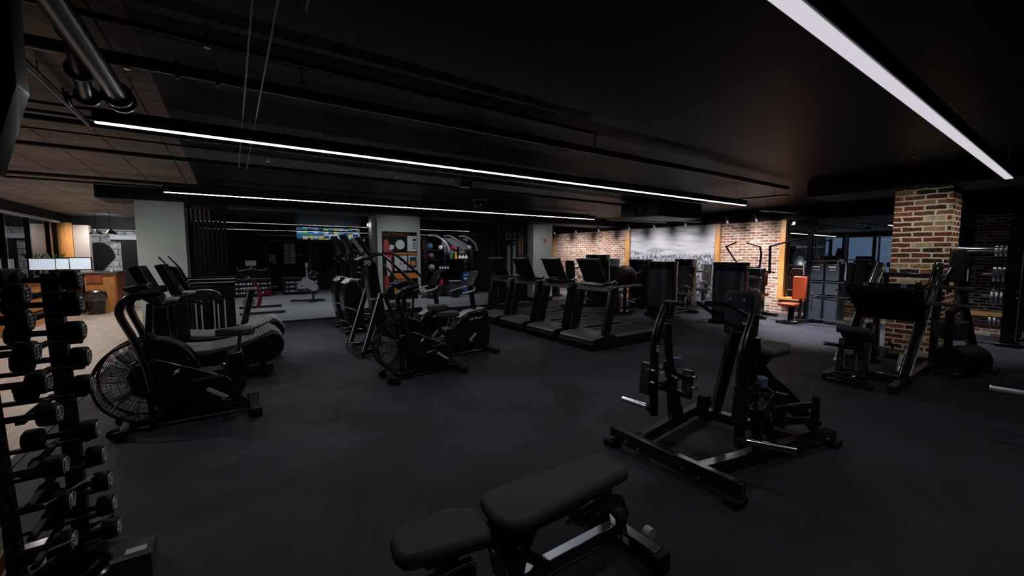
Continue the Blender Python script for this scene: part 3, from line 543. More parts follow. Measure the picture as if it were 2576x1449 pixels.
# ---- curved treadmills at left, consoles at -x
def curved(lab):
    zero(); t = thing('curved_treadmill', lab, 'treadmill', (0, 0, 0), 'curved slat treadmills')
    pts = []
    for k in range(13): u = k/12; x = -.25+1.25*u; pts.append((x, .40+.55*(u-.42)**2*(1.0 if u > .42 else .75)))
    pr = [(-.35, .30)]+pts+[(1.06, .56), (1.11, .50), (1.135, .42), (1.12, .34), (1.07, .27), (.98, .22), (.2, .18), (-.25, .18), (-.35, .22)]
    P('side_casing', GLO, t, .008).prism(pr, 'y', -.40, -.33).prism(pr, 'y', .33, .40).done()
    top = [(a, b+.012) for a, b in pts]+[(1.06, .565), (1.115, .50), (1.14, .42)]
    P('slat_belt', simple('slat_belt', (.06, .06, .06), .45) if 'slat_belt' not in bpy.data.materials else bpy.data.materials['slat_belt'], t, .003).prism(top+[(a-.01, b-.03) for a, b in top[::-1]], 'y', -.32, .32).done()
    q = P('belt_slats', GRY, t)
    for a, b in zip(top, top[1:]):
        for f in (.0, .33, .66): q.bar((a[0]+(b[0]-a[0])*f, -.315, a[1]+(b[1]-a[1])*f+.004), (a[0]+(b[0]-a[0])*f, .315, a[1]+(b[1]-a[1])*f+.004), .036, .01)
    q.done()
    P('base_frame', BLK, t).bar((-.34, -.3, .09), (1.0, -.3, .09), .07, .08).bar((-.34, .3, .09), (1.0, .3, .09), .07, .08).bar((-.3, -.38, .05), (-.3, .38, .05), .08, .06).bar((.9, -.38, .05), (.9, .38, .05), .08, .06).bar((.7, -.3, .1), (.7, -.3, .3), .06, .06).bar((.7, .3, .1), (.7, .3, .3), .06, .06).bar((-.2, .3, .1), (-.2, .3, .3), .1, .1).bar((-.2, -.3, .1), (-.2, -.3, .3), .1, .1).done()
    for s in (-.36, .36): P('upright', BLK, t, .01).prism([(-.30, .3), (-.02, .3), (-.04, 1.0), (-.22, 1.02)], 'y', s-.03, s+.03).tube([(-.12, s, 1.0), (.08, s, 1.04), (0.26, s, 1.02), (.34, s, .94)], .018).done()
    P('crossbar', BLK, t, .01).bar((-.13, -.38, 1.0), (-.13, .38, 1.0), .14, .08).done()
    P('console', GLO, t, .012).prism([(-.22, 1.03), (-.08, 1.0), (-.28, 1.47), (-.38, 1.45)], 'y', -.27, .27).done()
    P('screen', simple('sleeping_screen', (.02, .025, .03), .08, 0, .8, .8) if 'sleeping_screen' not in bpy.data.materials else bpy.data.materials['sleeping_screen'], t).prism([(-.12, 1.08), (-.105, 1.08), (-.265, 1.43), (-.285, 1.43)], 'y', -.22, .22).done()
    P('tray', SIL, t, label='silver edged tray').bb(-.2, .04, -.2, .2, 1.045, 1.06).done()
    return t
cv = curved('nearer of two curved slat treadmills behind the left air bike'); cv.location = (-.56, 6.55, 0)
dup(cv, (-.45, 7.62, 0), 0, 'farther of two curved slat treadmills behind the left air bike')
# upright machine between, inclined steel ladder post seen above the belts
zero()
t = thing('exercise_console_stand', 'pair of narrow black console tops rising before the left white column', 'exercise machine', (-.72, 8.6, 0))
P('stand', BLK, t, .01).prism([(-.75, .1), (-.6, .1), (-.52, 1.1), (-.68, 1.1)], 'y', 8.55, 8.65).bb(-1.1, -.3, 8.4, 8.8, 0, .1).done()
P('console', GLO, t, .01).prism([(-.68, 1.12), (-.52, 1.05), (-.66, 1.4), (-.80, 1.42)], 'y', 8.35, 8.85).done()
P('tablet_holder', BLK, t, .004).bar((-.76, 8.40, 1.40), (-.88, 8.40, 1.56), .1, .02).bar((-.68, 8.8, 1.40), (-.80, 8.8, 1.57), .1, .02).done()
# ---- air bikes (local: fan at -x, rider faces -x)
def airbike(lab, dual=False):
    zero(); t = thing('air_bike', lab, 'air bike', (0, 0, 0), 'air bikes')
    C = (-.64, 0, .46); R = .37
    f = P('fan_cage', BLK, t)
    for s in (-.11, .11):
        f.ring((C[0], s, C[2]), R, .012, (0, 1, 0), 44, 8)
        for k in range(5): f.ring((C[0], s, C[2]), R-.012*(k+1), .0025, (0, 1, 0), 44, 5)
        for k in range(56):
            a = 2*PI*k/56; f.cyl((C[0]+.09*math.cos(a), s, C[2]+.09*math.sin(a)), (C[0]+R*math.cos(a), s, C[2]+R*math.sin(a)), .0022, n=5)
        f.ring((C[0], s, C[2]), .2, .003, (0, 1, 0), 40, 5)
    for k in range(72):
        a = 2*PI*k/72; f.cyl((C[0]+R*math.cos(a), -.11, C[2]+R*math.sin(a)), (C[0]+R*math.cos(a), .11, C[2]+R*math.sin(a)), .0025, n=5)
    f.done()
    b = P('fan_blades', DGR, t, label='dark fan blades')
    for k in range(12):
        a = 2*PI*k/12+.12; ca, sa = math.cos(a), math.sin(a)
        b.bar((C[0]+.09*ca, -.0, C[2]+.09*sa), (C[0]+(R-.05)*ca, .0, C[2]+(R-.05)*sa), .15, .004, up=(-sa, .35, ca))
    b.done()
    P('fan_hub', GLO, t).cyl((C[0], -.12, C[2]), (C[0], .12, C[2]), .09, n=28).cyl((C[0], -.15, C[2]), (C[0], .15, C[2]), .02).done()
    P('drive_cover', GLO, t, .012).prism([(-.78, .52), (-.72, .62), (-.55, .66), (-.05, .42), (0, .34), (-.03, .26), (-.12, .22), (-.6, .28), (-.74, .36)], 'y', -.185, -.14).prism([(-.72, .50), (-.55, .56), (-.05, .4), (-.05, .28), (-.6, .32)], 'y', .13, .17).done()
    fr = P('frame', BLK, t, .004); fr.bar((-.8, 0, .06), (.12, 0, .06), .07, .07).bar((-.64, -.135, .44), (-.62, -.135, .06), .05, .04).bar((-.64, .135, .44), (-.62, .135, .06), .05, .04).bar((-.62, -.16, .06), (-.62, .16, .06), .05, .05)
    fr.bar((-.6, 0, .84), (-.2, 0, .3), .06, .05).bar((-.2, 0, .3), (.1, 0, .07), .06, .08).bar((-.62, -.13, .46), (-.62, -.13, .9), .05, .03).bar((-.62, .13, .46), (-.62, .13, .9), .05, .03).bar((-.05, 0, .3), (.04, 0, .6), .07, .05).bar((-.63, 0, .85), (-.6, 0, 1.15), .06, .05).done()
    P('body_shroud', BLK, t, .015).prism([(-.64, .84), (-.50, .82), (-.36, .72), (-.29, .56), (-.26, .48), (-.08, .48), (-.04, .62), (.08, .64), (.12, .42), (.09, .26), (.02, .14), (-.15, .06), (-.52, .07), (-.66, .3)], 'y', -.10, .10).done()
    P('front_foot', BLK, t, .004).bar((-.82, -.27, .045), (-.82, .27, .045), .07, .05).done(); P('rear_foot', BLK, t, .004).bar((.16, -.26, .05), (.16, .26, .05), .08, .06).done()
    P('foot_cap', RUB, t).box((.16, -.27, .045), (.11, .06, .09), bev=.01).box((.16, .27, .045), (.11, .06, .09), bev=.01).box((-.82, -.27, .045), (.09, .05, .09), bev=.01).box((-.82, .27, .045), (.09, .05, .09), bev=.01).done()
    P('transport_wheel', RUB, t).cyl((-.88, -.2, .05), (-.88, -.15, .05), .045).cyl((-.88, .15, .05), (-.88, .2, .05), .045).done()
    P('seat_post', CHR, t, label='chrome seat post').bar((.04, 0, .6), (.07, 0, .78), .04, .03).done()
    P('seat', VIN, t, .012).prism([(-.14, 0), (.0, .06), (.1, .12), (.18, .11), (.2, 0), (.18, -.11), (.1, -.12), (.0, -.06)], 'z', .79, .86).done()
    P('adjustment_knob', CHR, t, label='polished adjustment knob').ball((-.07, -.05, .5), .032, (1, .8, 1)).cyl((-.07, -.02, .5), (-.1, -.09, .54), .008).done()
    P('crank', SIL, t).bar((-.2, -.2, .32), (-.06, -.21, .22), .02, .03).bar((-.2, .19, .32), (-.34, .2, .42), .02, .03).cyl((-.2, -.2, .32), (-.2, .19, .32), .02).done()
    P('pedal', BLK, t, .004).box((-.06, -.27, .215), (.1, .1, .03)).box((-.34, .25, .42), (.1, .1, .03)).done()
    P('footrest', CHR, t, label='bright foot peg').bar((-.32, -.22, .44), (-.1, -.22, .45), .03, .02).done()
    for s in (-.17, .17):
        P('handle_arm', BLK, t).tube([(-.6, s*1.1, .35), (-.64, s*1.15, .6), (-.7, s*1.25, .86), (-.775, s*1.4, 1.1), (-.72, s*1.5, 1.22), (-.6, s*1.5, 1.26)], .03, 12).done()
        P('grip', RUB, t).tube([(-.62, s*1.5, 1.26), (-.5, s*1.5, 1.27)], .034, 12, False).done()
    P('console', GLO, t, .01).prism([(-.78, 1.30), (-.56, 1.14), (-.5, 1.17), (-.6, 1.34)], 'y', -.12, .12).done()
    P('logo_mark', WHT, t).prism([(-.46, .50), (-.41, .53), (-.42, .545), (-.40, .56), (-.45, .535), (-.44, .52)], 'y', -.192, -.186).done()
    return t
ab = airbike('air bike nearest the dumbbell tree at left, big fan wheel facing left'); ab.location = (0, 4.96, 0)
a2 = dup(ab, (2.42, 5.1, 0), 0, 'air bike with big fan wheel in the middle of the floor', (.95, .95, .95))
Part.O = V((0, 0, 0)); P('brand_lettering', WHT, a2).text('ASSAULT', .035, (-.30, -.19, .36), (PI/2, -.12, 0), .001, .2).done()
# ---- upright bikes
def ubike(lab):
    zero(); t = thing('upright_bike', lab, 'exercise bike', (0, 0, 0), 'exercise bikes behind the middle air bike')
    P('shroud', GLO, t, .02).prism([(-.33, .12), (-.36, .45), (-.26, .60), (-.1, .68), (.2, .72), (.26, .66), (.30, .35), (.27, .1), (.1, .06)], 'y', -.11, .11).done()
    P('top_trim', SIL, t, .006, label='silver upper trim').prism([(-.26, .60), (-.1, .68), (.2, .72), (.2, .735), (-.1, .697), (-.28, .61)], 'y', -.09, .09).done()
    P('brand_lettering', WHT, t).text('Life Fitness', .05, (.02, -.113, .58), (PI/2, -.1, 0), .001, .2).done()
    P('front_foot', BLK, t, .01).bar((.32, -.27, .04), (.32, .27, .04), .1, .07).bar((.2, 0, .06), (.36, 0, .05), .1, .06).done()
    P('rear_foot', BLK, t, .01).bar((-.62, -.25, .04), (-.62, .25, .04), .1, .07).bar((-.6, 0, .06), (0, 0, .08), .08, .07).done()
    P('seat_post', BLK, t).bar((-.5, 0, .06), (-.56, 0, .72), .09, .07).done()
    P('seat', VIN, t, .02).prism([(-.42, 0), (-.5, .07), (-.62, .14), (-.72, .13), (-.74, 0), (-.72, -.13), (-.62, -.14), (-.5, -.07)], 'z', .74, .83).done()
    P('handlebar_stem', BLK, t).bar((.05, 0, .68), (-.02, 0, 1.08), .08, .05).done()
    P('handlebar', SIL, t, label='silver handlebar').tube([(-.28, -.22, 1.0), (-.1, -.24, 1.04), (0, -.1, 1.08), (0, .1, 1.08), (-.1, .24, 1.04), (-.28, .22, 1.0)], .014, 8).done()
    P('console', GLO, t, .01).prism([(-.05, 1.1), (.02, 1.1), (.12, 1.32), (.06, 1.34)], 'y', -.14, .14).done()
    P('crank', SIL, t).bar((0, -.14, .34), (-.12, -.15, .24), .02, .03).done(); P('pedal', BLK, t, .005).box((-.12, -.2, .23), (.1, .1, .03)).done()
    return t
ub = ubike('exercise bike with angular black shroud, right of the middle air bike'); ub.location = (3.22, 5.8, 0)
dup(ub, (2.86, 6.42, 0), 0, 'exercise bike with angular black shroud half hidden behind the air bike')
# ---- elliptical / arc trainers
EDG = simple('bright_alloy', (.75, .77, .8), .35)
def arc(lab):
    zero(); t = thing('arc_trainer', lab, 'cross trainer', (0, 0, 0))
    P('base_frame', BLK, t, .01).bar((-.3, -.35, .07), (.75, -.2, .07), .07, .08).bar((-.3, .35, .07), (.75, .2, .07), .07, .08).bar((-.3, -.42, .05), (-.3, .42, .05), .09, .08).bar((.75, -.3, .05), (.75, .3, .05), .09, .08).done()
    P('central_tower', BLK, t, .02).prism([(.08, .1), (.0, .6), (-.08, 1.1), (-.09, 1.42), (.0, 1.52), (.07, 1.45), (.11, 1.1), (.2, .6), (.4, .15)], 'y', -.13, .13).done()
    for s in (-.42, .42):
        P('side_leg', EDG, t, .003, label='bright edged leg').bar((-.29, s-.03, .1), (.0, s-.03, 1.0), .012, .014).done()
        P('rocker', BLK, t, .01).bar((-.26, s, .1), (.04, s, 1.0), .05, .09).done()
        P('foot_adjuster', CHR, t).cyl((-.31, s, 0), (-.31, s, .13), .016).cyl((-.31, s, .03), (-.31, s, .05), .03).done()
        P('handrail', BLK, t).tube([(-.25, s*.6, 1.5), (.05, s*.8, 1.60), (.28, s*.85, 1.60), (.55, s*.9, 1.38), (.85, s*.9, 1.10), (1.0, s*.85, .85)], .021, 10).done()
        P('pedal', RUB, t, .01).box((.55, s*.5, .42), (.4, .16, .06), (0, .1, 0)).done()
        P('moving_arm', BLK, t).tube([(.6, s*.5, .5), (.62, s*.6, .95), (.5, s*.7, 1.2), (.3, s*.7, 1.42)], .02, 10).done()
    P('console', GLO, t, .01).prism([(-.08, 1.58), (.02, 1.52), (-.20, 1.88), (-.28, 1.86)], 'y', -.15, .15).done()
    P('keypad', GRY, t, .004, label='grey keypad').prism([(-.22, 1.5), (-.1, 1.55), (-.12, 1.57), (-.24, 1.52)], 'y', -.1, .1).bb(-.2, -.17, -.05, .05, 1.38, 1.4).bb(-.2, -.17, -.05, .05, 1.3, 1.32).done()
    P('bottle_holder', SIL, t).ring((-.22, .0, 1.2), .05, .006, (0, 0, 1)).done()
    P('brand_lettering', WHT, t).text('Life Fitness', .05, (.05, -.133, .88), (PI/2, 0, 0), .001, .2).done()
    return t
at = arc('tall cross trainer with slanted bright legs, left of the middle air bike'); at.location = (1.93, 6.86, 0)
def shrouded(lab):
    zero(); t = thing('elliptical_trainer', lab, 'elliptical trainer', (0, 0, 0), 'ellipticals with rounded black shrouds')
    pr = [(-.13, .22), (-.2, .5), (-.22, .8), (-.18, 1.02), (-.08, 1.1), (.06, 1.08), (.12, .9), (.12, .5), (.2, .1), (-.05, .1)]
    P('shroud', GLO, t, .03).prism(pr, 'y', -.2, .2).done()
    P('shroud_cap', SIL, t, .01, label='pale shroud cap').prism([(-.19, 1.02), (-.08, 1.12), (.07, 1.1), (.08, 1.06), (-.07, 1.07), (-.15, 1.0)], 'y', -.17, .17).done()
    P('trim_line', SIL, t, label='thin silver trim').tube([(-.20, -.21, .55), (-.05, -.21, .5), (.1, -.21, .42)], .008, 6).tube([(-.12, -.21, .16), (.02, -.21, .1), (.12, -.21, .08)], .008, 6).done()
    P('base', BLK, t, .01).bb(-.2, .5, -.12, .12, 0, .12).bb(-.22, -.1, -.3, .3, 0, .08).bb(.9, 1.0, -.3, .3, 0, .08).bb(.2, .95, -.05, .05, .03, .1).done()
    P('mast', BLK, t, .01).bar((.04, 0, 1.0), (.0, 0, 1.7), .09, .09).bar((.0, 0, 1.45), (-.1, 0, 1.5), .12, .1).done(); P('console', GLO, t, .01).prism([(-.04, 1.62), (.06, 1.58), (-.12, 2.0), (-.2, 1.99)], 'y', -.17, .17).done(); P('keypad', GRY, t, label='grey keypad').bb(-.16, -.14, -.08, .08, 1.5, 1.53).done()
    for q_ in (-.27, .27): P('moving_arm', BLK, t).tube([(.15, q_, .3), (.1, q_, .9), (.18, q_, 1.4), (.3, q_, 1.62), (.0, q_*.8, 1.7)], .02, 8).done(); P('pedal', RUB, t, .01).box((.6, q_*.6, .3), (.36, .14, .06)).done()
    return t
sh = shrouded('nearer elliptical with rounded glossy shroud left of the tall cross trainers'); sh.location = (2.08, 8.75, 0)
dup(sh, (2.1, 9.7, 0), 0, 'farther elliptical with rounded glossy shroud left of the tall cross trainers')
# ---- storage cabinet with vertical tubes
zero()
t = thing('barbell_storage_unit', 'black storage unit lettered STRENGTH with vertical chrome tubes behind the curved treadmills', 'storage unit', (-.4, 9.3, 0))
P('carcass', MAT, t, .004).bb(-.82, .08, 9.15, 9.6, .05, 1.08).done(); P('top_rail', SIL, t, label='two thin silver rails').bb(-.84, .1, 9.1, 9.12, 1.15, 1.165).bb(-.84, .1, 9.1, 9.12, 1.09, 1.105).done()
P('top_board', BLK, t, .004).bb(-.86, .12, 9.12, 9.62, 1.08, 1.2).done(); P('lettering', simple('dim_print', (.16, .18, .18), .5), t).text('HAMMER STRENGTH', .055, (-.47, 9.145, 1.03), (PI/2, 0, 0)).done()
for x in (-.50, -.42, -.24, -.18, -.08, -.6): P('storage_tube', SIL, t, label='upright chrome tube').cyl((x, 9.13, .12), (x, 9.13, .78 if x != -.18 else .7), .012, n=12).done()
P('foot', RUB, t).bb(-.8, -.7, 9.2, 9.55, 0, .05).bb(-.05, .05, 9.2, 9.55, 0, .05).done()
Part.O = V((0, 0, 0))
t = thing('bike_seat_mast', 'inclined black ribbed mast standing behind the left air bike seat', 'machine post', (.15, 7.95, 0))
P('mast', BLK, t, .004).bar((.1, 8.2, .05), (.31, 8.2, 1.0), .1, .09).done(); P('scale_strip', SIL, t, label='ribbed silver strip').bar((.05, 8.14, .1), (.26, 8.14, .98), .012, .012).done()
P('top_plate', GRY, t, .004).box((.31, 8.2, 1.02), (.16, .14, .03)).done(); P('foot', BLK, t, .004).bb(-.1, .4, 8.1, 8.3, 0, .05).done()
# ================= plate loaded row machine (hero)
Part.O = V((0, 0, 0))
t = thing('plate_loaded_row_machine', 'black plate loaded row machine with bolted steel base at right of centre', 'weight machine', (3.3, 1.7, 0))
B = lambda n, **k: P(n, BLK, t, .006, **k)
b = B('base_beam').bar((2.62, 2.28, .1), (2.62, 1.2, .1), .06, .11).done()
P('bolt', CHR, b).cyl((2.585, 2.1, .09), (2.575, 2.1, .09), .014).cyl((2.585, 1.98, .08), (2.575, 1.98, .08), .014).cyl((2.585, 1.6, .09), (2.575, 1.6, .09), .014).cyl((2.585, 1.48, .08), (2.575, 1.48, .08), .014).done()
B('side_beam').bar((2.64, 2.05, .10), (3.98, 2.2, .10), .07, .09).done()
r = B('side_beam').bar((2.64, 1.5, .10), (4.08, 1.2, .10), .08, .10).done()
P('bolt', CHR, r).cyl((3.8, 1.215, .1), (3.8, 1.2, .1), .012).cyl((3.95, 1.185, .1), (3.95, 1.17, .1), .012).done()
P('warning_sticker', YEL, r).prism([(3.12, .085), (3.15, .085), (3.135, .11)], 'y', 1.358, 1.36).done()
B('cross_beam').bar((3.66, 2.16, .10), (3.78, 1.27, .10), .09, .08).done()
P('anti_slip_plate', SIL, t, label='speckled metal plate').bar((3.66, 2.05, .145), (3.74, 1.55, .145), .07, .006).done()
for x, y in ((2.6, 2.26), (2.6, 1.24), (4.1, 1.19), (3.98, 2.2)):
    f = P('foot', RUB, t, .006).box((x, y, .03), (.12, .1, .05)).done(); P('anchor_bolt', CHR, f).cyl((x-.02, y+.0, .05), (x-.02, y, .068), .022, n=6).done()
B('main_post').bar((3.68, 1.98, .12), (3.36, 1.66, 1.0), .075, .09).done()
B('main_post').bar((3.72, 1.62, .12), (3.45, 1.6, .98), .08, .08).done()
B('seat_frame').tube([(4.02, 1.3, .14), (3.85, 1.45, .4), (3.66, 1.58, .62), (3.56, 1.62, .9)], .05, 10).bar((3.6, 1.62, .62), (4.0, 1.66, .72), .06, .07).bar((3.6, 1.62, .5), (4.02, 1.28, .16), .06, .08).done()
P('seat', VIN, t, .02).prism([(3.68, 1.50), (3.66, 1.8), (3.9, 1.84), (4.12, 1.78), (4.14, 1.56), (3.92, 1.48)], 'z', .74, .80).done()
pd = P('chest_pad', VIN, t, .022).box((3.44, 1.66, 1.12), (.075, .26, .36), (0, .06, 0)).done()
P('pad_plate', BLK, pd, .004).box((3.385, 1.66, 1.15), (.012, .2, .26), (0, .06, 0)).done(); P('bolt', CHR, pd).cyl((3.38, 1.72, 1.24), (3.37, 1.72, 1.24), .013).cyl((3.38, 1.61, 1.24), (3.37, 1.61, 1.24), .013).cyl((3.37, 1.6, 1.05), (3.36, 1.6, 1.05), .013).done()
B('pad_bracket').bar((3.4, 1.66, .95), (3.41, 1.66, 1.2), .08, .04).done()
for sy, hx in ((2.06, 1), (1.36, -1)):
    a = B('lever_arm').tube([(2.87, sy, .26), (2.86, sy, .6), (2.86, sy, .86), (2.9, sy, 1.0), (3.0, sy, 1.18)], .036, 12, sx=.85).done()
    P('plate_horn', CHR, a, label='chrome plate horn').cyl((2.86, sy, .32), (2.84 if hx > 0 else 3.0, sy+.30*hx, .32), .024).done(); P('horn_collar', RUB, a).cyl((2.86, sy, .32), (2.862, sy+.05*hx, .32), .035).done()
    if hx < 0:
        P('handle_bar', BLK, a).tube([(2.97, sy, 1.10), (2.95, 1.47, 1.09), (2.95, 1.58, 1.13), (2.95, 1.65, 1.175), (2.95, 1.76, 1.235)], .014, 10).done()
        P('handle_bar', BLK, a).tube([(3.02, sy+.01, 1.14), (2.98, 1.45, 1.20), (2.96, 1.55, 1.235), (2.95, 1.69, 1.235)], .017, 10).done()
        P('grip_cap', SIL, a).cyl((2.95, 1.69, 1.235), (2.95, 1.71, 1.236), .019).cyl((2.95, 1.755, 1.232), (2.95, 1.77, 1.24), .016).done()
    else: P('top_pad', VIN, a, .01).box((3.0, 1.99, 1.205), (.07, .17, .03)).done()
    B('side_post').tube([(3.32, sy+.04*hx, .12), (3.22, sy+.03*hx, .35), (3.1, sy, .6), (3.02, sy-.02*hx, .8), (3.03, sy, 1.02)], .034, 12).done()
    B('pivot_block').box((3.1, sy+.04*hx, .52), (.2, .09, .1), (0, -.5, 0)).bar((2.95, sy, .66), (3.38, sy, .46), .05, .04).bar((2.9, sy, .5), (3.34, sy, .33), .05, .04).bar((3.15, sy, .14), (3.05, sy, .7), .06, .05).done()
    for x, z in ((2.8, .58), (3.4, .42)):
        l = P('link_plate', BLK, t, .004).box((x, sy+.03*hx, z), (.045, .09, .26), (0, .1, 0)).done(); P('bolt', CHR, l).cyl((x, sy-.02, z+.08), (x, sy-.055, z+.08), .014).cyl((x, sy-.02, z-.02), (x, sy-.055, z-.02), .014).cyl((x-.02, sy, z+.09), (x-.035, sy, z+.09), .012).done()
    P('pivot_pin', CHR, t).cyl((3.1, sy-.07, .55), (3.1, sy+.09, .55), .02).cyl((3.2, sy-.06, .4), (3.2, sy+.08, .4), .018).done()
    P('rubber_stop', simple('blue_grey_bumper', (.09, .14, .19), .5) if hx > 0 else bpy.data.materials['blue_grey_bumper'], t, .006, label='blue-grey bumper').cyl((3.2, sy+.02, .62), (3.2, sy+.02, .70), .04).done()
B('transfer_bar').bar((2.95, 1.36, .5), (3.76, 1.22, .42), .045, .045).bar((3.2, 1.36, .36), (3.74, 1.22, .3), .04, .05).box((3.77, 1.22, .34), (.045, .05, .28)).done()
P('brand_lettering', WHT, t).text('HS', .05, (2.83, 2.012, .84), (PI/2, PI/2, 0), .001).text('II', .05, (3.3, 1.59, .78), (PI/2, PI/2, 0), .001).done()
B('foot_rest').bar((3.36, 1.92, .2), (3.28, 1.86, .4), .1, .02).bar((3.5, 1.5, .22), (3.4, 1.46, .4), .1, .02).done()
# ================= adjustable bench (hero)
Part.O = V((0, 0, 0))
t = thing('adjustable_bench', 'flat padded adjustable weight bench in the foreground', 'weight bench', (1.1, 1.5, 0))
P('back_pad', VIN, t, .022).prism([(.93, 1.37), (.91, 1.47), (.93, 1.62), (1.0, 1.66), (1.70, 1.62), (1.74, 1.60), (1.745, 1.40), (1.71, 1.375), (1.03, 1.345)], 'z', .385, .45).done()
P('seat_pad', VIN, t, .022).prism([(.50, 1.46), (.485, 1.53), (.50, 1.62), (.56, 1.67), (.80, 1.67), (.90, 1.60), (.885, 1.45), (.86, 1.385), (.60, 1.43)], 'z', .365, .43).done()
P('base_spine', STL, t, .006, label='grey steel spine').bar((.62, 1.49, .06), (1.72, 1.47, .07), .06, .07).done()
rf = P('rear_foot', BLK, t, .006).bar((1.72, 1.18, .07), (1.72, 1.62, .07), .07, .08).done(); P('foot_cap', RUB, rf, .008).box((1.72, 1.17, .055), (.1, .05, .1)).box((1.72, 1.63, .055), (.1, .05, .1)).done()
P('serial_label', PTW, rf).bb(1.682, 1.684, 1.40, 1.44, .055, .09).bb(1.682, 1.684, 1.34, 1.38, .055, .09).done(); P('transport_wheel', SIL, rf).cyl((1.80, 1.32, .1), (1.80, 1.28, .1), .035).done()
ff = P('front_foot', BLK, t, .006).bar((.62, 1.28, .05), (.62, 1.7, .05), .07, .06).done(); P('foot_cap', RUB, ff, .006).box((.62, 1.27, .04), (.09, .05, .08)).box((.62, 1.71, .04), (.09, .05, .08)).done()
P('front_post', BLK, t, .006).bar((.64, 1.5, .06), (.72, 1.5, .36), .07, .07).bar((.60, 1.5, .35), (1.0, 1.49, .34), .06, .05).done()
P('front_hook', BLK, t).tube([(.52, 1.44, .36), (.47, 1.43, .3), (.5, 1.42, .22), (.52, 1.42, .12)], .018, 8).cyl((.58, 1.42, .30), (.78, 1.42, .30), .04).done()
P('pivot_plate', BLK, t, .006).prism([(.90, .34), (1.0, .37), (1.14, .37), (1.06, .24), (1.04, .14), (.97, .10), (.95, .2)], 'y', 1.40, 1.42).prism([(.90, .34), (1.0, .37), (1.14, .37), (1.06, .24), (1.04, .14), (.97, .10), (.95, .2)], 'y', 1.55, 1.57).done()
P('pivot_bolt', CHR, t).cyl((1.0, 1.385, .31), (1.0, 1.40, .31), .014).cyl((.88, 1.40, .32), (.88, 1.42, .32), .012).cyl((1.3, 1.385, .30), (1.3, 1.40, .30), .012).cyl((1.42, 1.385, .24), (1.42, 1.40, .24), .01).done()
P('diagonal_strut', BLK, t, .005).bar((1.0, 1.44, .28), (1.22, 1.46, .08), .06, .05).bar((1.02, 1.5, .30), (1.0, 1.5, .1), .1, .08).done()
P('strut_plate', STL, t, .004, label='grey steel plate').bar((.98, 1.42, .12), (.9, 1.42, .03), .02, .06).done()
P('ladder_arc', BLK, t, .004).prism([(1.32, .34), (1.56, .36), (1.7, .30), (1.76, .18), (1.73, .08), (1.66, .08), (1.66, .17), (1.6, .24), (1.5, .27), (1.42, .22), (1.32, .29)], 'y', 1.40, 1.415).prism([(1.32, .34), (1.56, .36), (1.7, .30), (1.76, .18), (1.73, .08), (1.66, .08), (1.66, .17), (1.6, .24), (1.5, .27), (1.42, .22), (1.32, .29)], 'y', 1.52, 1.535).done()
P('pad_frame', BLK, t, .004).bar((.98, 1.48, .365), (1.62, 1.48, .365), .06, .04).bb(1.0, 1.6, 1.385, 1.39, .35, .385).done()
P('adjust_lever', CHR, t, label='chrome adjusting handle').tube([(.60, 1.385, .345), (.74, 1.385, .35), (.78, 1.385, .33)], .008, 8).bar((1.46, 1.40, .25), (1.54, 1.46, .25), .05, .004).tube([(1.36, 1.37, .33), (1.48, 1.365, .345)], .006, 6).done()
# ================= leg press (hero)
Part.O = V((0, 0, 0))
t = thing('leg_press', 'large black leg press sled machine before the brick pillar at right', 'leg press', (7.1, 1.63, 0))
for y in (1.31, 1.95):
    B('rail').bar((6.8, y, .06), (8.28, y, 1.44), .07, .11).done()
    P('guide_rod', CHR, t, label='chrome guide rod').cyl((6.74, y+.03, .12), (8.18, y+.03, 1.48), .016).done()
    P('rail_edge', SIL, t).bar((6.84, y-.038, .03), (8.3, y-.038, 1.40), .006, .012).done()
    P('lower_stop', SIL, t, .004, label='bright steel stop').bar((6.88, y+.06, .20), (7.0, y+.06, .32), .06, .05).cyl((6.80, y+.06, .14), (6.86, y+.06, .2), .025).done()
    B('rear_upright').bar((8.28, y, .05), (8.24, y, 1.36), .08, .08).done()
    B('base_rail').bar((6.2, y-.02, .05), (8.4, y, .05), .08, .09).done()
B('cross_member').bar((8.3, 1.25, .06), (8.3, 2.0, .06), .08, .09).bar((6.8, 1.25, .05), (6.8, 2.0, .05), .08, .08).bar((8.25, 1.27, 1.3), (8.25, 2.0, 1.3), .06, .06).done()
n = V((1, 0, 1)).normalized(); u = V((-1, 0, 1)).normalized(); c = V((7.22, 1.63, .95))
q = P('foot_plate', MAT, t, .008); bmp = []
def fp(a, h, d): p = c+u*h+n*d; return (p.x, c.y+a, p.z)
b = bmesh.new(); pts = [(-.40, .30), (.37, .30), (.34, -.22), (.27, -.32), (-.27, -.32), (-.36, -.22)]
A = [b.verts.new(fp(a, h, -.025)) for a, h in pts]; Z = [b.verts.new(fp(a, h, .025)) for a, h in pts]; b.faces.new(A); b.faces.new(Z[::-1])
for i in range(6): b.faces.new((A[i], A[i-1], Z[i-1], Z[i]))
bmesh.ops.recalc_face_normals(b, faces=b.faces[:]); q._add(b, M.Identity(4)); q.done()
B('sled_frame').bar(fp(-.42, .30, .06), fp(.42, .30, .06), .07, .05).bar(fp(-.40, -.1, .08), fp(.40, -.1, .08), .07, .07).bar(fp(-.33, .3, .08), fp(-.33, -.3, .08), .06, .1).bar(fp(.33, .3, .08), fp(.33, -.3, .08), .06, .1).done()
for a, h in ((.4, .30), (-.4, .30), (.4, -.02), (-.4, -.02)):
    s = 1 if a > 0 else -1
    P('weight_horn', CHR, t, label='chrome weight horn').cyl(fp(a, h, .06), fp(a+.40*s, h, .06), .023).cyl(fp(a, h, .06), fp(a+.03*s, h, .06), .04).done()
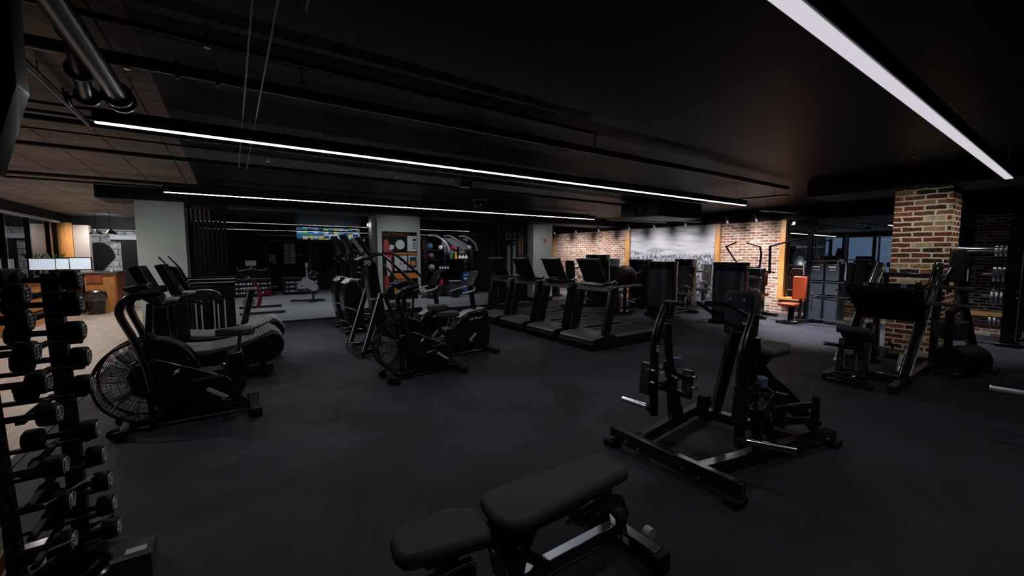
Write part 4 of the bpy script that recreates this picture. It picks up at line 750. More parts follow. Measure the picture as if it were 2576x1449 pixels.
P('sled_bolt', CHR, t).cyl(fp(.3, .27, -.025), fp(.3, .27, -.035), .014).cyl(fp(-.3, .27, -.025), fp(-.3, .27, -.035), .014).cyl(fp(.5, .22, .0), fp(.5, .22, -.01), .014).done()
P('sled_bearing', GRY, t, .004).box((7.05, 1.42, 1.2), (.08, .06, .06)).box((7.05, 1.8, 1.2), (.07, .06, .05)).done()
P('back_pad', VIN, t, .02).box((6.42, 1.66, .52), (.5, .30, .09), (0, .65, 0)).done(); P('seat_pad', VIN, t, .02).box((6.75, 1.66, .33), (.32, .34, .08), (0, -.35, 0)).done(); P('head_roll', VIN, t, .01).cyl((6.22, 1.52, .68), (6.22, 1.84, .68), .05).done()
B('seat_frame').bar((6.2, 1.8, .05), (6.3, 1.8, .55), .06, .06).bar((6.2, 1.55, .05), (6.3, 1.55, .55), .06, .06).bar((6.2, 1.5, .12), (6.2, 1.85, .12), .06, .06).bar((6.3, 1.66, .4), (6.8, 1.66, .22), .1, .08).bar((6.16, 1.95, .48), (6.16, 1.6, .48), .04, .04).done()
P('seat_ratchet', CHR, t, label='bright seat ratchet').bb(6.15, 6.165, 1.72, 1.74, .2, .45).bb(6.15, 6.165, 1.6, 1.62, .2, .42).tube([(6.15, 1.82, .34), (6.13, 1.7, .33), (6.15, 1.58, .33)], .008, 6).tube([(6.15, 1.86, .12), (6.12, 1.7, .11), (6.15, 1.6, .11)], .009, 6).ball((6.13, 1.62, .13), .025).ball((6.14, 1.93, .48), .02).done()
P('seat_handle', CHR, t).tube([(6.9, 1.5, .5), (7.0, 1.48, .42), (7.05, 1.5, .3)], .014, 8).box((6.95, 1.7, .62), (.12, .07, .1), (0, .6, 0)).done()
P('label_plate', GRY, t).bb(6.14, 6.15, 1.64, 1.72, .40, .45).done()
B('foot').bb(6.14, 6.26, 1.45, 1.9, 0, .06).bb(6.72, 6.86, 1.24, 2.02, 0, .05).done()
# hip machine pads behind the pillar
Part.O = V((0, 0, 0))
t = thing('padded_roller_machine', 'black machine with upright pad and two big dark rolls, right of the leg press', 'weight machine', (8.2, 1.0, 0))
B('frame').bar((7.75, 1.1, .05), (8.5, .8, .05), .08, .08).bar((7.85, 1.1, .05), (7.6, 1.08, .9), .08, .1).bar((8.4, .90, .05), (8.24, 1.12, 1.25), .08, .08).bar((7.62, 1.08, .86), (8.28, 1.06, .9), .07, .08).bb(7.7, 8.0, .95, 1.2, 0, .06).bb(8.35, 8.6, .7, .95, 0, .06).done()
P('lower_roll', RUB, t, .015).cyl((7.75, 1.08, .2), (8.2, .90, .2), .19, n=36).done(); P('roll_mark', WHT, t).box((7.9, .84, .27), (.07, .01, .02), (0, .1, -.4)).done()
P('upper_roll', VIN, t, .02).box((7.9, 1.10, .60), (.3, .26, .24), (0, 0, -.2)).done()
P('upright_pad', MAT, t, .02).box((8.2, 1.13, 1.44), (.07, .17, .44), (0, 0, .1)).done(); P('pad_edge', SIL, t).bar((8.18, 1.03, 1.24), (8.18, 1.03, 1.4), .01, .012).done()
P('grip', BLK, t).tube([(8.0, 1.16, 1.1), (7.95, 1.2, 1.25), (8.0, 1.16, 1.42)], .03, 10).done()
# ---- squat rack at right
Part.O = V((0, 0, 0))
t = thing('squat_rack', 'tall black squat rack with plate horns at the right edge', 'squat rack', (11.3, .6, 0))
for x, y in ((11.15, .86), (11.15, -.6), (12.0, .86), (12.0, -.6)):
    B('upright').bb(x-.06, x+.06, y-.09, y+.09, .05, 2.2).done()
P('edge_strip', SIL, t, label='bright edge strip').bb(11.085, 11.092, .772, .785, .1, 2.15).done()
B('base').bar((11.1, .86, .04), (12.1, .86, .04), .1, .08).bar((11.1, -.6, .04), (12.1, -.6, .04), .1, .08).bb(10.95, 11.25, .72, 1.0, 0, .06).done()
B('top_frame').bar((11.15, .86, 2.18), (11.15, -.6, 2.18), .08, .08).bar((12.0, .86, 2.18), (12.0, -.6, 2.18), .08, .08).bar((11.15, .86, 2.18), (12.0, .86, 2.18), .08, .08).done()
P('catch', SIL, t).ball((11.07, .8, .95), .015).ball((11.07, .8, .85), .015).ball((11.07, .74, 1.8), .012).ball((11.07, .72, 2.05), .012).done()
HZ = (1.66, 1.25, .86, .42)
for z in HZ: P('plate_horn', CHR, t).cyl((11.15, .94, z), (11.15, 1.22, z), .02).done()
zero(); dsk = P('weight_plate', SIL).lathe([(.03, -.015), (.05, -.02), (.10, -.014), (.115, -.016), (.118, 0), (.115, .016), (.10, .014), (.05, .02), (.03, .015), (.03, -.015)], (0, 0, 0), (0, 1, 0), 28).done()
dsk.location = (11.15, .97, 1.63)
HN = ('top', 'second', 'third', 'lowest')
for i, z in enumerate(HZ):
    for j in range(3):
        lab = '%s grey weight plate on the %s horn of the squat rack' % (('innermost', 'middle', 'outermost')[j], HN[i])
        d = dsk if (i == 0 and j == 0) else dsk.copy()
        if d is not dsk: COL.objects.link(d)
        d.location = (11.15, .975+.055*j, z-.075*0); d['label'] = lab; d['category'] = 'weight plate'; d['group'] = 'grey plates on the squat rack'
        d.scale = ((.8, 1, .8) if i == 0 else (1.05, 1, 1.05)) if i < 3 else (.7, 1, .7)
zero()
P('barbell', CHR).cyl((11.02, .97, 1.72), (11.02, 2.1, 1.72), .014).cyl((11.0, .97, 1.66), (11.0, 2.0, 1.66), .012).done('chrome bar pair sticking out left of the squat rack', 'barbell')
P('barbell', SIL).cyl((5.5, .49, .42), (5.7, -1.2, .42), .025).cyl((5.5, .49, .42), (5.5, .50, .42), .03).done('thick dark bar end entering at the right edge above the floor', 'barbell')
t = thing('floor_bar_stand', 'low black stand under the bar end at the right edge', 'stand', (5.66, -.9, 0)); P('post', BLK, t).bar((5.66, -.9, 0.0), (5.66, -.9, .40), .06, .06).done(); P('foot', BLK, t).bar((5.45, -.9, .03), (5.9, -.9, .03), .08, .06).done()
# ---- selectorised machines
def stack(name, lab, h=1.42, w=.74, seatc=VIN, style=0, grp='selectorised weight machines'):
    zero(); t = thing(name, lab, 'weight machine', (0, 0, 0), grp); hw = w/2
    R = []
    for k in range(40):
        a = 2*PI*k/40; ca, sa = math.cos(a), math.sin(a); R.append((.24*math.copysign(abs(ca)**.75, ca), hw*math.copysign(abs(sa)**.6, sa)))
    P('tower_shroud', GLO, t, .015).prism(R, 'z', .06, h-.08).done()
    P('tower_cap', BLK, t, .02).prism([(a*1.06, b*1.03) for a, b in R], 'z', h-.1, h).done()
    P('front_panel', simple('smoked_panel', (.16, .17, .19), .24, .8, .6, .3) if 'smoked_panel' not in bpy.data.materials else bpy.data.materials['smoked_panel'], t, .0, label='smoked front panel').prism([(.248*math.copysign(abs(math.cos(a))**.75, math.cos(a)), (hw+.004)*math.copysign(abs(math.sin(a))**.6, math.sin(a))) for a in [PI*(.62+.76*k/20) for k in range(21)]], 'z', .28, h-.2).done()
    P('base', BLK, t, .01).bb(-.24, .26, -hw, hw, 0, .07).bar((.1, 0, .05), (1.25, 0, .05), .1, .08).bar((1.2, -.3, .05), (1.2, .3, .05), .08, .08).done()
    P('seat', seatc, t, .02).box((.95, 0, .52), (.38, .36, .08)).done(); P('back_pad', seatc, t, .02).box((1.15, 0, .95), (.08, .32, .62), (0, .12, 0)).done()
    P('seat_post', BLK, t, .006).bar((.98, 0, .06), (.98, 0, .5), .08, .1).bar((1.12, 0, .4), (1.2, 0, 1.2), .06, .08).bar((.98, 0, .4), (1.15, 0, .45), .06, .06).done()
    for s in (-1, 1):
        P('press_arm', BLK, t).tube([(.2, s*.25, h-.35), (.5, s*.36, h-.35), (.72, s*.38, .98), (.72, s*.36, .84)], .024, 10).done()
        P('grip', SIL if style else RUB, t).tube([(.66, s*.38, 1.05), (.66, s*.2, 1.05)], .018, 8, False).done()
    if style: P('fittings', CHR, t).tube([(.24, -.2, .95), (.3, -.34, .8), (.5, -.36, .8), (.7, -.34, .72)], .014, 8).tube([(.3, .3, .35), (.6, .34, .3), (.8, .3, .35)], .012, 8).bar((.4, -.05, .2), (.4, -.05, .6), .03, .03).ball((.5, -.1, .7), .03).done()
    P('foot_bar', SIL, t).tube([(.55, -.25, .2), (.5, 0, .22), (.55, .25, .2)], .014, 8).done()
    return t
s1 = stack('weight_stack_machine', 'black cylinder-front weight machine directly right of the treadmill row', style=1); s1.location = (9.2, 6.45, 0)
def mk(loc, rz, lab, sc=None): return dup(s1, loc, rz, lab, sc)
mk((9.62, 4.93, 0), 0, 'black cylinder-front weight machine left of the butterfly press machine')
mk((11.0, 6.95, 0), 0, 'black weight machine under the right part of the mural', (1, .75, 1.03))
mk((10.25, 7.95, 0), PI, 'black weight machine under the left edge of the mural', (1, .95, 1.02))
mk((9.5, 9.0, 0), PI, 'tallest black weight machine behind the treadmill consoles', (1, 1.05, 1.12))
mk((11.0, 9.85, 0), PI*.5, 'black weight machine before the brick wall left of the mural', (1, 1, 1.02))
mk((10.3, 12.1, 0), PI, 'black weight machine just right of the far white column', (1, .8, 1.04))
zero()
P('brown_balance_ball', simple('brown_rubber', (.035, .02, .015), .6, 0, .2)).ball((8.95, 7.45, 1.0), .30, (1, 1, 1), 32).done('dark brown round ball top behind the nearest treadmill console', 'ball')
t = thing('ball_stand', 'black pedestal stand holding the dark brown ball', 'stand', (8.95, 7.45, 0)); P('post', BLK, t).cyl((8.95, 7.45, .05), (8.95, 7.45, .705), .05).done(); P('base', BLK, t).bb(8.75, 9.15, 7.25, 7.65, 0, .05).done()
# handle-arm press (butterfly)
Part.O = V((0, 0, 0))
t = thing('handle_arm_press', 'press machine with two raised bent handle arms before the brick wall', 'weight machine', (11.1, 5.1, 0))
P('base', BLK, t, .01).bar((10.96, 5.15, .05), (11.9, 5.1, .05), .12, .09).bar((11.0, 4.8, .05), (11.0, 5.5, .05), .1, .08).bar((11.6, 4.7, .05), (11.6, 5.5, .05), .1, .08).done()
P('mast', BLK, t, .008).bar((11.05, 5.1, .05), (11.05, 5.08, 1.28), .12, .12).bb(10.95, 11.3, 4.9, 5.3, 0.1, .9).done()
P('yoke', BLK, t, .008).bar((11.0, 5.42, 1.27), (11.0, 4.88, 1.24), .07, .06).cyl((10.98, 4.9, 1.2), (10.98, 4.78, 1.2), .06).done()
P('handle_arm', BLK, t).tube([(11.0, 5.38, 1.27), (11.0, 5.58, 1.5), (11.0, 5.80, 1.82)], .022, 8, False).tube([(11.0, 5.80, 1.80), (10.95, 5.5, 1.92)], .018, 8, False).done()
P('handle_arm', BLK, t).tube([(11.0, 4.93, 1.27), (11.0, 4.90, 1.6), (11.0, 4.94, 1.80)], .024, 8, False).tube([(11.0, 4.95, 1.80), (10.95, 5.25, 1.90)], .018, 8, False).done()
P('seat', MAR, t, .02).box((11.4, 5.1, .56), (.4, .34, .08)).done(); P('back_pad', MAR, t, .02).box((11.28, 5.0, 1.0), (.08, .3, .4)).done(); P('arm_roll', MAR, t, .01).cyl((10.9, 5.3, .78), (10.9, 4.95, .82), .06).done()
P('linkage', CHR, t).tube([(10.92, 5.25, 1.2), (10.88, 5.35, 1.0), (10.9, 5.3, .8)], .014, 8).tube([(10.9, 5.12, 1.26), (10.9, 5.2, 1.1), (10.9, 5.35, .7)], .016, 8).ball((10.93, 4.95, 1.26), .04).box((10.9, 5.0, .7), (.1, .2, .08)).done()
Part.O = V((0, 0, 0))
t = thing('cable_arm_station', 'black station whose long arm carries a hanging handle beside the mirror', 'weight machine', (11.6, 3.9, 0))
P('mast', BLK, t).bar((11.75, 4.1, .05), (11.75, 4.1, 2.0), .06, .06).bb(11.55, 11.95, 3.9, 4.3, 0, .06).done()
P('arm', BLK, t).tube([(11.75, 4.1, 1.98), (11.5, 4.5, 1.92), (11.1, 4.75, 1.80)], .022, 8, False).bar((11.1, 4.75, 1.82), (11.1, 4.73, 1.12), .045, .045).done()
P('hanging_handle', BLK, t).tube([(11.08, 4.85, .95), (11.08, 4.85, 1.15), (11.1, 4.74, 1.18), (11.1, 4.62, 1.14)], .018, 8).done()
# orange seat machine with twin towers
Part.O = V((0, 0, 0))
t = thing('orange_seat_machine', 'weight machine with bright orange seat and twin grey towers by the mirror', 'weight machine', (11.4, 3.7, 0))
for a, b_ in ((3.93, 3.66), (3.62, 3.36)):
    w = P('weight_tower', simple('slate_panel', (.05, .06, .075), .3, 0, .5, .3) if 'slate_panel' not in bpy.data.materials else bpy.data.materials['slate_panel'], t, .02).bb(11.25, 11.5, b_, a, .05, 1.38).done()
    P('tower_label', WHT, w).bb(11.24, 11.25, (a+b_)/2-.07, (a+b_)/2+.07, 1.3, 1.325).bb(11.24, 11.25, (a+b_)/2-.07, (a+b_)/2+.05, 1.24, 1.25).done()
P('top_frame', SIL, t).tube([(11.3, 4.06, 1.1), (11.3, 4.05, 1.38), (11.3, 3.95, 1.45), (11.3, 3.65, 1.46), (11.3, 3.36, 1.45), (11.3, 3.26, 1.38), (11.3, 3.26, 1.0)], .016, 8).done()
P('mast', BLK, t).bb(11.2, 11.3, 3.9, 3.99, .05, 2.1).bar((11.4, 3.3, .05), (11.4, 3.3, 2.05), .06, .06).done()
P('back_pad', ORG, t, .025, label='bright orange back pad').box((10.95, 4.0, .82), (.09, .28, .54), (0, .08, 0)).done(); P('seat', ORG, t, .025, label='bright orange seat').box((10.72, 4.12, .44), (.36, .34, .07)).done()
P('frame', BLK, t, .008).bar((10.5, 4.1, .05), (11.6, 3.7, .05), .1, .08).bar((10.8, 4.1, .05), (10.85, 4.1, .42), .1, .1).bar((10.95, 3.98, .1), (11.02, 3.98, .8), .06, .06).bar((10.55, 4.3, .04), (10.65, 3.9, .04), .1, .07).done()
P('foot_bar', CHR, t, label='chrome foot bar').bar((10.9, 3.8, .16), (10.9, 3.1, .14), .03, .03).bar((10.95, 3.7, .62), (10.95, 2.9, .55), .02, .03).ball((10.93, 3.74, .72), .03).cyl((10.93, 3.74, .3), (10.93, 3.74, .7), .012).done()
# ---- dumbbell tree at left foreground
Part.O = V((0, 0, 0))
t = thing('dumbbell_tree', 'tall black vertical dumbbell rack at the left edge foreground', 'dumbbell rack', (-.8, 3.05, 0))
P('post', BLK, t, .004).bar((-.74, 3.17, .02), (-.78, 3.2, 1.5), .06, .07).done(); P('post', BLK, t, .004).bar((-.90, 2.86, .02), (-1.0, 3.02, 1.5), .08, .06).done()
P('post', BLK, t, .004).bar((-1.12, 3.05, .02), (-1.16, 3.2, 1.5), .07, .06).done()
P('base', BLK, t, .005).bar((-.64, 3.2, .03), (-1.25, 3.1, .03), .08, .05).bar((-.8, 2.7, .03), (-1.2, 3.2, .03), .08, .05).bar((-.66, 3.3, .03), (-.95, 2.75, .03), .07, .05).done()
for z in (1.46, 1.35, 1.2, 1.06, .91, .66, .51, .36, .22, .1): P('cradle', MAT, t, .003).bar((-.66, 3.1, z-.065), (-1.16, 3.1, z-.065), .03, .02).bar((-.8, 3.17, z-.065), (-.8, 2.72, z-.065), .03, .02).done()
P('top_cap', BLK, t, .004).bb(-1.05, -.86, 2.9, 3.12, 1.48, 1.53).done()
P('guard_rail', SIL, t, label='thin silver shelf edge').bar((-.74, 2.68, .46), (-.62, 2.9, .46), .006, .006).bar((-.74, 2.68, .24), (-.66, 2.72, .24), .006, .006).done()
zero()
db = thing('dumbbell', 'x', 'dumbbell', (0, 0, 0), 'dumbbells on the vertical rack')
P('handle', BLK, db).cyl((-.08, 0, 0), (.08, 0, 0), .015).done()
for s in (-1, 1):
    h = P('head', RUB, db, .006).lathe([(0, -.034), (.046, -.034), (.053, -.026), (.053, .026), (.046, .034), (0, .034)], (s*.1, 0, 0), (1, 0, 0), 28).done()
    q = P('cap_print', WHT, h, label='worn white weight marking'); q.ring((s*.1345, 0, 0), .042, .0028, (1, 0, 0), 24, 5, .35, 2.2).ring((s*.1345, 0, 0), .042, .0028, (1, 0, 0), 24, 5, 3.6, 5.6)
    for k in range(4): q.bar((s*.1348, -.022+.004*(k % 2), .026-.017*k), (s*.1348, .02-.005*((k+1) % 2), .030-.017*k), .002, .007)
    q.bar((s*.1348, -.012, .022), (s*.1348, -.008, -.022), .002, .006).bar((s*.1348, .012, -.022), (s*.1348, .014, .018), .002, .006).done()
RC = [(-.64, 1.47), (-.64, 1.345), (-.64, 1.2), (-.63, 1.06), (-.625, .91), (-.62, .66), (-.605, .51), (-.59, .36), (-.58, .22), (-.57, .08)]
LC = [(-.75, 1.42), (-.745, 1.30), (-.735, 1.155), (-.71, 1.01), (-.685, .855), (-.68, .60), (-.67, .42), (-.675, .22)]
NM = ['topmost', 'second', 'third', 'fourth', 'fifth', 'sixth', 'seventh', 'eighth', 'ninth', 'lowest']
for i, (x, z) in enumerate(RC):
    lab = 'black dumbbell with white end marking, %s in the right column of the rack' % NM[i]
    if i == 0: db.location = (x-.134, 3.05, z); db['label'] = lab
    else: dup(db, (x-.134, 3.05, z), 0, lab)
for i, (x, z) in enumerate(LC):
    nm = NM[i] if i < 7 else 'lowest'
    dup(db, (x-.134, 2.76, z), 0, 'black dumbbell with white end marking, %s in the left column of the rack' % nm)
Part.O = V((0, 0, 0))
t = thing('equipment_box', 'small dark box with a white label on the floor before the dumbbell rack', 'box', (-.45, 2.7, 0))
P('body', simple('slate_box', (.05, .055, .07), .4), t, .003).bb(-.56, -.38, 2.61, 2.79, 0, .12).done(); P('label_sticker', PTW, t).bb(-.485, -.405, 2.655, 2.70, .12, .1215).done(label='white sticker')
t = thing('round_bucket', 'black round bucket with glossy rim at the bottom left corner', 'bucket', (-.63, 2.38, 0))
P('body', GLO, t).lathe([(0, 0), (.11, 0), (.135, .24), (.145, .25), (.15, .262), (.14, .27), (.13, .262), (.105, .03), (0, .03)], (-.62, 2.38, 0)).done(); P('handle', CHR, t).tube([(-.60, 2.3, .27), (-.54, 2.31, .285), (-.51, 2.36, .30)], .005, 6).done()
# ---- studio beyond the glass
Part.O = V((0, 0, 0))
t = thing('wall_screen', 'wide class timetable screen glowing blue and yellow beyond the glass', 'screen', (3.8, 19.9, 2.25))
P('display', TVM, t).bb(2.5, 5.1, 19.86, 19.87, 2.26, 2.60).bb(2.5, 5.1, 19.86, 19.87, 2.66, 2.77).done(); P('bezel', BLK, t).bb(2.46, 5.14, 19.87, 19.92, 2.22, 2.8).done()
t = thing('spin_bike', 'small red spin bike standing in the studio beyond the glass', 'spin bike', (.62, 12.95, 0))
P('frame', RED, t).tube([(.62, 12.95, .15), (.68, 12.95, .45), (.60, 12.95, .75), (.56, 12.95, .85)], .05, 10).bar((.66, 12.95, .4), (.86, 12.95, .62), .05, .05).box((.9, 12.95, .55), (.12, .06, .12), bev=.02).done()
P('flywheel', SIL, t).cyl((.42, 12.92, .32), (.42, 12.98, .32), .14, n=28).done(); P('base_bar', BLK, t).bar((.2, 12.75, .04), (1.25, 12.75, .04), .06, .06).bar((.2, 13.15, .16), (1.2, 13.15, .16), .06, .06).done()
P('seat', VIN, t, .01).box((1.0, 12.95, .7), (.24, .12, .05)).done(); P('handlebar', BLK, t).tube([(.56, 12.95, .85), (.46, 12.85, .98), (.36, 12.85, .98)], .015, 8).tube([(.56, 12.95, .85), (.46, 13.05, .98), (.36, 13.05, .98)], .015, 8).done()
t = thing('small_bench', 'small bench with stacked plates standing on the studio floor beyond the glass', 'bench', (2.35, 15.3, 0))
P('base', BLK, t).bar((1.7, 15.6, .04), (2.7, 15.2, .04), .08, .06).bar((2.2, 14.9, .04), (2.6, 15.5, .04), .08, .06).bar((2.35, 15.3, .05), (2.35, 15.3, .4), .07, .07).done(); P('seat', VIN, t, .02).box((2.2, 15.3, .42), (.7, .28, .08)).done()
P('post', SIL, t).bar((2.2, 15.45, .4), (2.2, 15.45, .95), .05, .05).done(); P('white_tag', PTW, t).box((2.2, 15.4, 1.25), (.09, .02, .14)).bar((2.2, 15.45, .95), (2.2, 15.45, 1.25), .03, .03).done()
pl0 = None
for k, (x, z, r) in enumerate([(2.0, .55, .14), (2.12, .68, .14), (2.26, .58, .15), (2.35, .5, .13)]):
    Part.O = V((0, 0, 0)); P('weight_disc', SIL).lathe([(.03, -.02), (r, -.02), (r+.005, 0), (r, .02), (.03, .02), (.03, -.02)], (x, 15.2-.03*k, z), (.2, 1, 0)).done('%s silver disc on the small studio bench' % ('leftmost', 'raised', 'centre', 'rightmost')[k], 'weight plate', 'silver discs on the small bench')
def lowrack(x0, x1, y, lab, w=1.0):
    zero(); t = thing('low_storage_rack', lab, 'rack', ((x0+x1)/2, y, 0)); Part.O = V(t.location)
    P('frame', BLK, t, .01).bb(x0, x1, y, y+.5, .05, .1).bb(x0, x1, y, y+.5, .62, .7).bb(x0, x0+.06, y, y+.5, 0, .7).bb(x1-.06, x1, y, y+.5, 0, .7).bb(x0, x1, y+.4, y+.5, 0, .7).done(); P('edge', SIL, t).bb(x0, x1, y-.01, y, .68, .69).done()
    return t
lowrack(.1, 1.35, 18.2, 'low black dumbbell rack at left beyond the glass'); lowrack(1.75, 3.0, 18.3, 'low black dumbbell rack in the centre beyond the glass')
k = 0; dd = None
for x0, y in ((.2, 18.18), (1.85, 18.28)):
    for r_ in range(3):
        for c_ in range(5):
            zero(); lab = 'small silver ended dumbbell, shelf %s place %s of the %s low rack' % (('bottom', 'middle', 'top')[r_], ('one', 'two', 'three', 'four', 'five')[c_], 'left' if x0 < 1 else 'centre')
            if dd is None:
                dd = P('studio_dumbbell', SIL).cyl((-.1, 0, 0), (.1, 0, 0), .012, n=8).cyl((-.1, 0, 0), (-.05, 0, 0), .04, n=12).cyl((.05, 0, 0), (.1, 0, 0), .04, n=12).done(); d = dd
            else: d = dd.copy(); COL.objects.link(d)
            d.location = (x0+.1+c_*.23, y, .15+.17*r_); d['label'] = lab; d['category'] = 'dumbbell'; d['group'] = 'dumbbells in the low studio racks'
Part.O = V((0, 0, 0))
t = thing('rowing_console_machine', 'dark machine with white screen and curved silver bar beyond the glass', 'exercise machine', (.8, 18.9, 0))
P('body', BLK, t, .02).bb(.2, 1.4, 18.9, 19.5, 0, 1.0).done(); P('white_panel', PTW, t).bb(.56, .92, 18.88, 18.9, 1.16, 1.36).done(); P('bar', SIL, t).tube([(.3, 18.86, 1.12), (.32, 18.86, .98), (.55, 18.86, 1.0), (.74, 18.86, 1.06), (.95, 18.86, 1.0), (1.2, 18.86, .98), (1.24, 18.86, 1.12)], .012, 8).bar((.74, 18.9, 1.0), (.74, 18.9, 1.18), .03, .03).done()
t = thing('cable_rig', 'dark steel rig with hanging silver handles on the far wall beyond the glass', 'rig', (3, 19.6, 0))
q = P('frame', BLK, t)
for x in (1.3, 2.9, 3.9, 5.2): q.bb(x, x+.08, 19.6, 19.7, 0, 2.3)
q.bb(1.3, 5.28, 19.6, 19.7, 2.1, 2.2).done()
for k, (x, z, h) in enumerate([(1.42, 1.3, .3), (1.5, 1.25, .34), (1.58, 1.2, .4), (4.05, 1.55, .42), (4.15, 1.5, .45), (4.32, 1.4, .4), (4.45, 1.35, .45), (4.6, 1.2, .5), (4.75, 1.3, .55), (4.9, 1.1, .5)]):
    hh = P('hanging_handle', SIL, t, label='silver hanging handle').bb(x, x+.045, 19.55, 19.58, z, z+h).bb(x-.02, x+.065, 19.55, 19.58, z+h*.8, z+h*.84).done()
struct(P('window_20', simple('lit_glass_blocks', (.4, .42, .46), .4)).bb(2.0, 2.42, 19.95, 20.0, 1.2, 2.05))
P('glazing_bars', BLK, [o for o in COL.objects if o.name.startswith('window_20')][0]).bb(2.2, 2.22, 19.93, 19.96, 1.2, 2.05).bb(2.0, 2.42, 19.93, 19.96, 1.45, 1.47).bb(2.0, 2.42, 19.93, 19.96, 1.75, 1.77).done()
Part.O = V((0, 0, 0))
t = thing('exercise_ball_rack', 'black rack with curved arms holding coloured balls and weights beyond the glass', 'rack', (7.2, 14.6, 0))
q = P('frame', BLK, t)
for x in (6.1, 6.9, 7.55, 8.15): q.bar((x, 14.66, .03), (x, 14.66, 1.9), .06, .08).bar((x, 14.3, .04), (x, 14.9, .04), .07, .06)
for z in (.95, 1.4, 1.75): q.bb(6.05, 8.2, 14.28, 14.66, z, z+.03)
q.bb(6.05, 7.5, 14.15, 14.66, .30, .33)
q.done()
for k, x in enumerate((6.5, 7.1, 7.75)): P('curved_arm', GRY if k else SIL, t).tube([(x-.25, 14.5, 2.3), (x, 14.4, 2.3), (x+.35, 14.3, 2.05), (x+.48, 14.3, 1.75)], .04, 10).done()
P('sign_board', simple('haze_print', (.28, .28, .31), .5)).bb(7.0, 8.15, 14.96, 14.98, 1.55, 2.25).done('pale grey curved print on the wall behind the ball rack', 'wall print')
BL = [(6.55, 14.4, .54, .21, RED, 'crimson exercise ball low on the ball rack', 'ball'), (6.25, 14.45, 1.91, .13, TEA, 'teal medicine ball on top of the ball rack', 'ball'), (5.84, 14.3, .2, .2, GRY, 'grey ball on the floor at the left of the ball rack', 'ball'), (6.3, 14.45, 1.55, .12, PUR, 'purple ball at the upper left of the ball rack', 'ball'), (6.32, 14.45, 1.11, .13, GRY, 'grey ball at the left of the middle rack shelf', 'ball'),
      (6.7, 14.45, 1.87, .09, WHT, 'white topped ball on the upper shelf of the ball rack', 'ball'), (7.0, 14.42, 1.86, .08, RED, 'small red ball on the upper shelf, left one', 'ball'), (7.2, 14.42, 1.86, .08, RED, 'small red ball on the upper shelf, right one', 'ball'), (7.9, 14.4, 1.88, .1, SIL, 'silver ball on the upper right of the ball rack', 'ball')]
for x, y, z, r, m_, lab, c_ in BL: P('exercise_ball', m_).ball((x, y, z), r).done(lab, c_, 'balls on the studio rack')
P('foam_roller', YEL).cyl((7.32, 14.4, 1.43), (7.32, 14.4, 1.72), .06, .03).done('upright yellow cone shaped roller on the ball rack', 'roller'); P('foam_roller', GRE).cyl((7.12, 14.4, 1.43), (7.12, 14.4, 1.66), .06).done('upright pale green roller on the ball rack', 'roller')
for k in range(7): P('kettlebell', WHT if k > 3 else SIL).ball((6.65+.11*k if k < 4 else 7.5+.14*(k-4), 14.4, 1.07 if k < 4 else 1.48), .045 if k < 4 else .07).ring((6.65+.11*k if k < 4 else 7.5+.14*(k-4), 14.4, 1.12 if k < 4 else 1.55), .03, .008, (0, 1, 0), 12, 5).done('%s pale kettlebell on the %s shelf of the ball rack' % (('leftmost', 'second', 'third', 'fourth')[k] if k < 4 else ('left', 'middle', 'right')[k-4], 'middle' if k < 4 else 'upper right'), 'kettlebell', 'kettlebells on the ball rack')
t = thing('storage_crate', 'blue storage crate unit at the right of the ball rack', 'crate', (7.75, 14.4, .6)); P('body', BLU, t, .01).bb(7.60, 8.1, 14.3, 14.58, .45, .93).bb(7.60, 8.1, 14.3, 14.58, .0, .28).bb(7.6, 8.1, 14.5, 14.58, .28, .45).done(); P('contents', PTW, t).bb(7.62, 7.98, 14.29, 14.3, .78, .8).bb(7.62, 7.98, 14.29, 14.3, .62, .68).bb(7.98, 8.03, 14.29, 14.3, .62, .9).done(label='pale stripes')
P('red_crate', RED).bb(7.66, 7.96, 14.32, 14.46, .28, .42).done('small bright red box low at the right of the ball rack', 'box')
def roller_stand(x, y, lab):
    t = thing('wheeled_stand', lab, 'stand', (x, y, 0)); P('base', BLK, t).cyl((x, y, .03), (x, y, .1), .17).done(); P('wheel', BLK, t).ring((x, y, .16), .1, .035, (0, 1, 0)).done(); return t
roller_stand(6.05, 13.9, 'black wheel on the studio floor right of the notice column'); t = roller_stand(6.95, 13.75, 'dark pot stand with silver rim before the ball rack'); P('pot', GLO, t).lathe([(.1, .15), (.22, .25), (.24, .6), (.23, .61)], (6.95, 13.75, 0)).done(); P('rim', SIL, t).ring((6.95, 13.75, .61), .23, .012, (0, 0, 1)).done()
Part.O = V((0, 0, 0)); P('floor_marker', YEL).bb(2.75, 3.0, 13.9, 14.0, .0, .004).done('small yellow tape mark on the studio floor', 'floor marker')
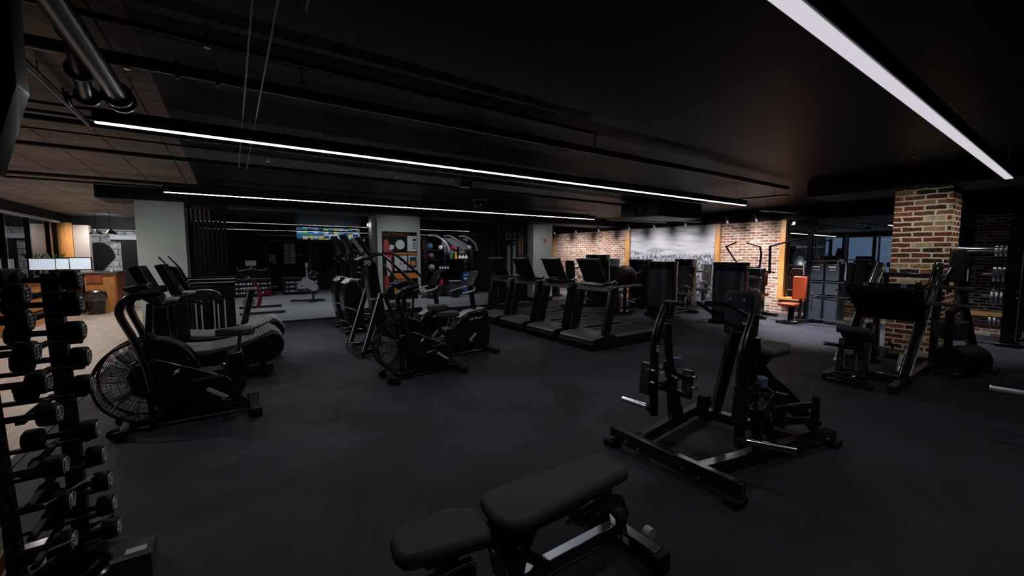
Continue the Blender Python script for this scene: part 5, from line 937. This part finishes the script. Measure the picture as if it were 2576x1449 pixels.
# ================================================================== LIGHTS
W1 = (1, .96, 1)
for x in (0, 1.6, 3.2, 4.8, 6.4): spot((x, 3.93, 2.47), (x, 3.93, 0), 18, 150, W1, .01, 1); spot((x, 7.7, 2.47), (x, 7.7, 0), 22, 150, W1, .01, 1)
for x in (1.4, 3.0, 4.6, 6.2): spot((x, .67, 2.43), (x, .67, 0), 17, 150, W1, .025, 1)
for x, y in SPOTS: spot((x-.10, y, 2.50), (12.3, y, 1.2), 62 if 6.9 < y < 10 else 105, 125, (1, .94, .95), .04, 1)
spot((7.2, 1.75, 2.5), (8.5, 1.6, 1.5), 46, 90, (1, .96, .84), .03, .9); spot((8.9, .1, 2.5), (8.85, 1.28, 1.4), 42, 90, (1, .94, .84), .03, .9)
for x, y in ((-2.6, 6.2), (-2.6, 9.2), (-2.7, 12.2), (-2.9, 14.8), (-3.3, 17.3)): spot((x, y, 2.8), (x, y, 0), 145, 150, (1, .90, .82), .03, 1)
for x, y in ((.8, 13), (3.4, 13), (6, 13.2), (.6, 16.5), (3.4, 16.5)): spot((x, y, 2.8), (x, y, 0), 135, 140, (.88, .96, 1), .03, 1)
for x, y, w_ in ((10.1, 3.5, 900), (11.2, 4.9, 900), (9.6, 7.4, 110), (10.9, 1.8, 300), (9.6, 9.6, 110), (1.0, 9.0, 220)): spot((x, y, 2.8), (x, y, 0), w_, 84, (.92, .95, 1), .03, 1)  # added fill spots without fixtures, lifting dim parts of the floor
for y in (12.5, 16, 20): spot((-6.2, y, 3.0), (-9, y+1, 1.8), 260, 110, (1, .92, .82), .03, 1)  # added spots brightening the facade outside
spot((7.2, 12.6, 2.7), (7.2, 14.5, 1.2), 130, 100, (1, .97, 1), .03, 1)  # added fill for the ball rack, no fixture there
spot((-3.0, 17.2, 2.75), (-3.2, 19.2, 1.6), 90, 110, (.9, .95, 1), .03, 1)
spot((1.2, 8.6, 2.6), (1.9, 6.9, 1), 30, 90, (1, .98, 1), .02, 1)  # added fill from behind the cross trainer
spot((-1.2, 8.4, 2.5), (-1.0, 10.4, 1.2), 28, 90, (.86, 1, .92), .05, 1); spot((3.6, 9.0, 2.5), (3.8, 10.74, 1.3), 34, 90, (.9, .98, 1), .05, 1); spot((8.2, 9.4, 2.5), (8.9, 10.95, 1.2), 34, 90, (1, .95, .95), .05, 1)  # added fill spots aimed at the three white columns
spot((.7, 5.4, 2.7), (1.9, 6.7, .9), 45, 70, (1, .98, 1), .03, 1)  # added spot to lift the cross trainer's legs
w = bpy.data.worlds.new('world'); S.world = w; w.use_nodes = True
w.node_tree.nodes['Background'].inputs[0].default_value = (.16, .24, .42, 1); w.node_tree.nodes['Background'].inputs[1].default_value = .35
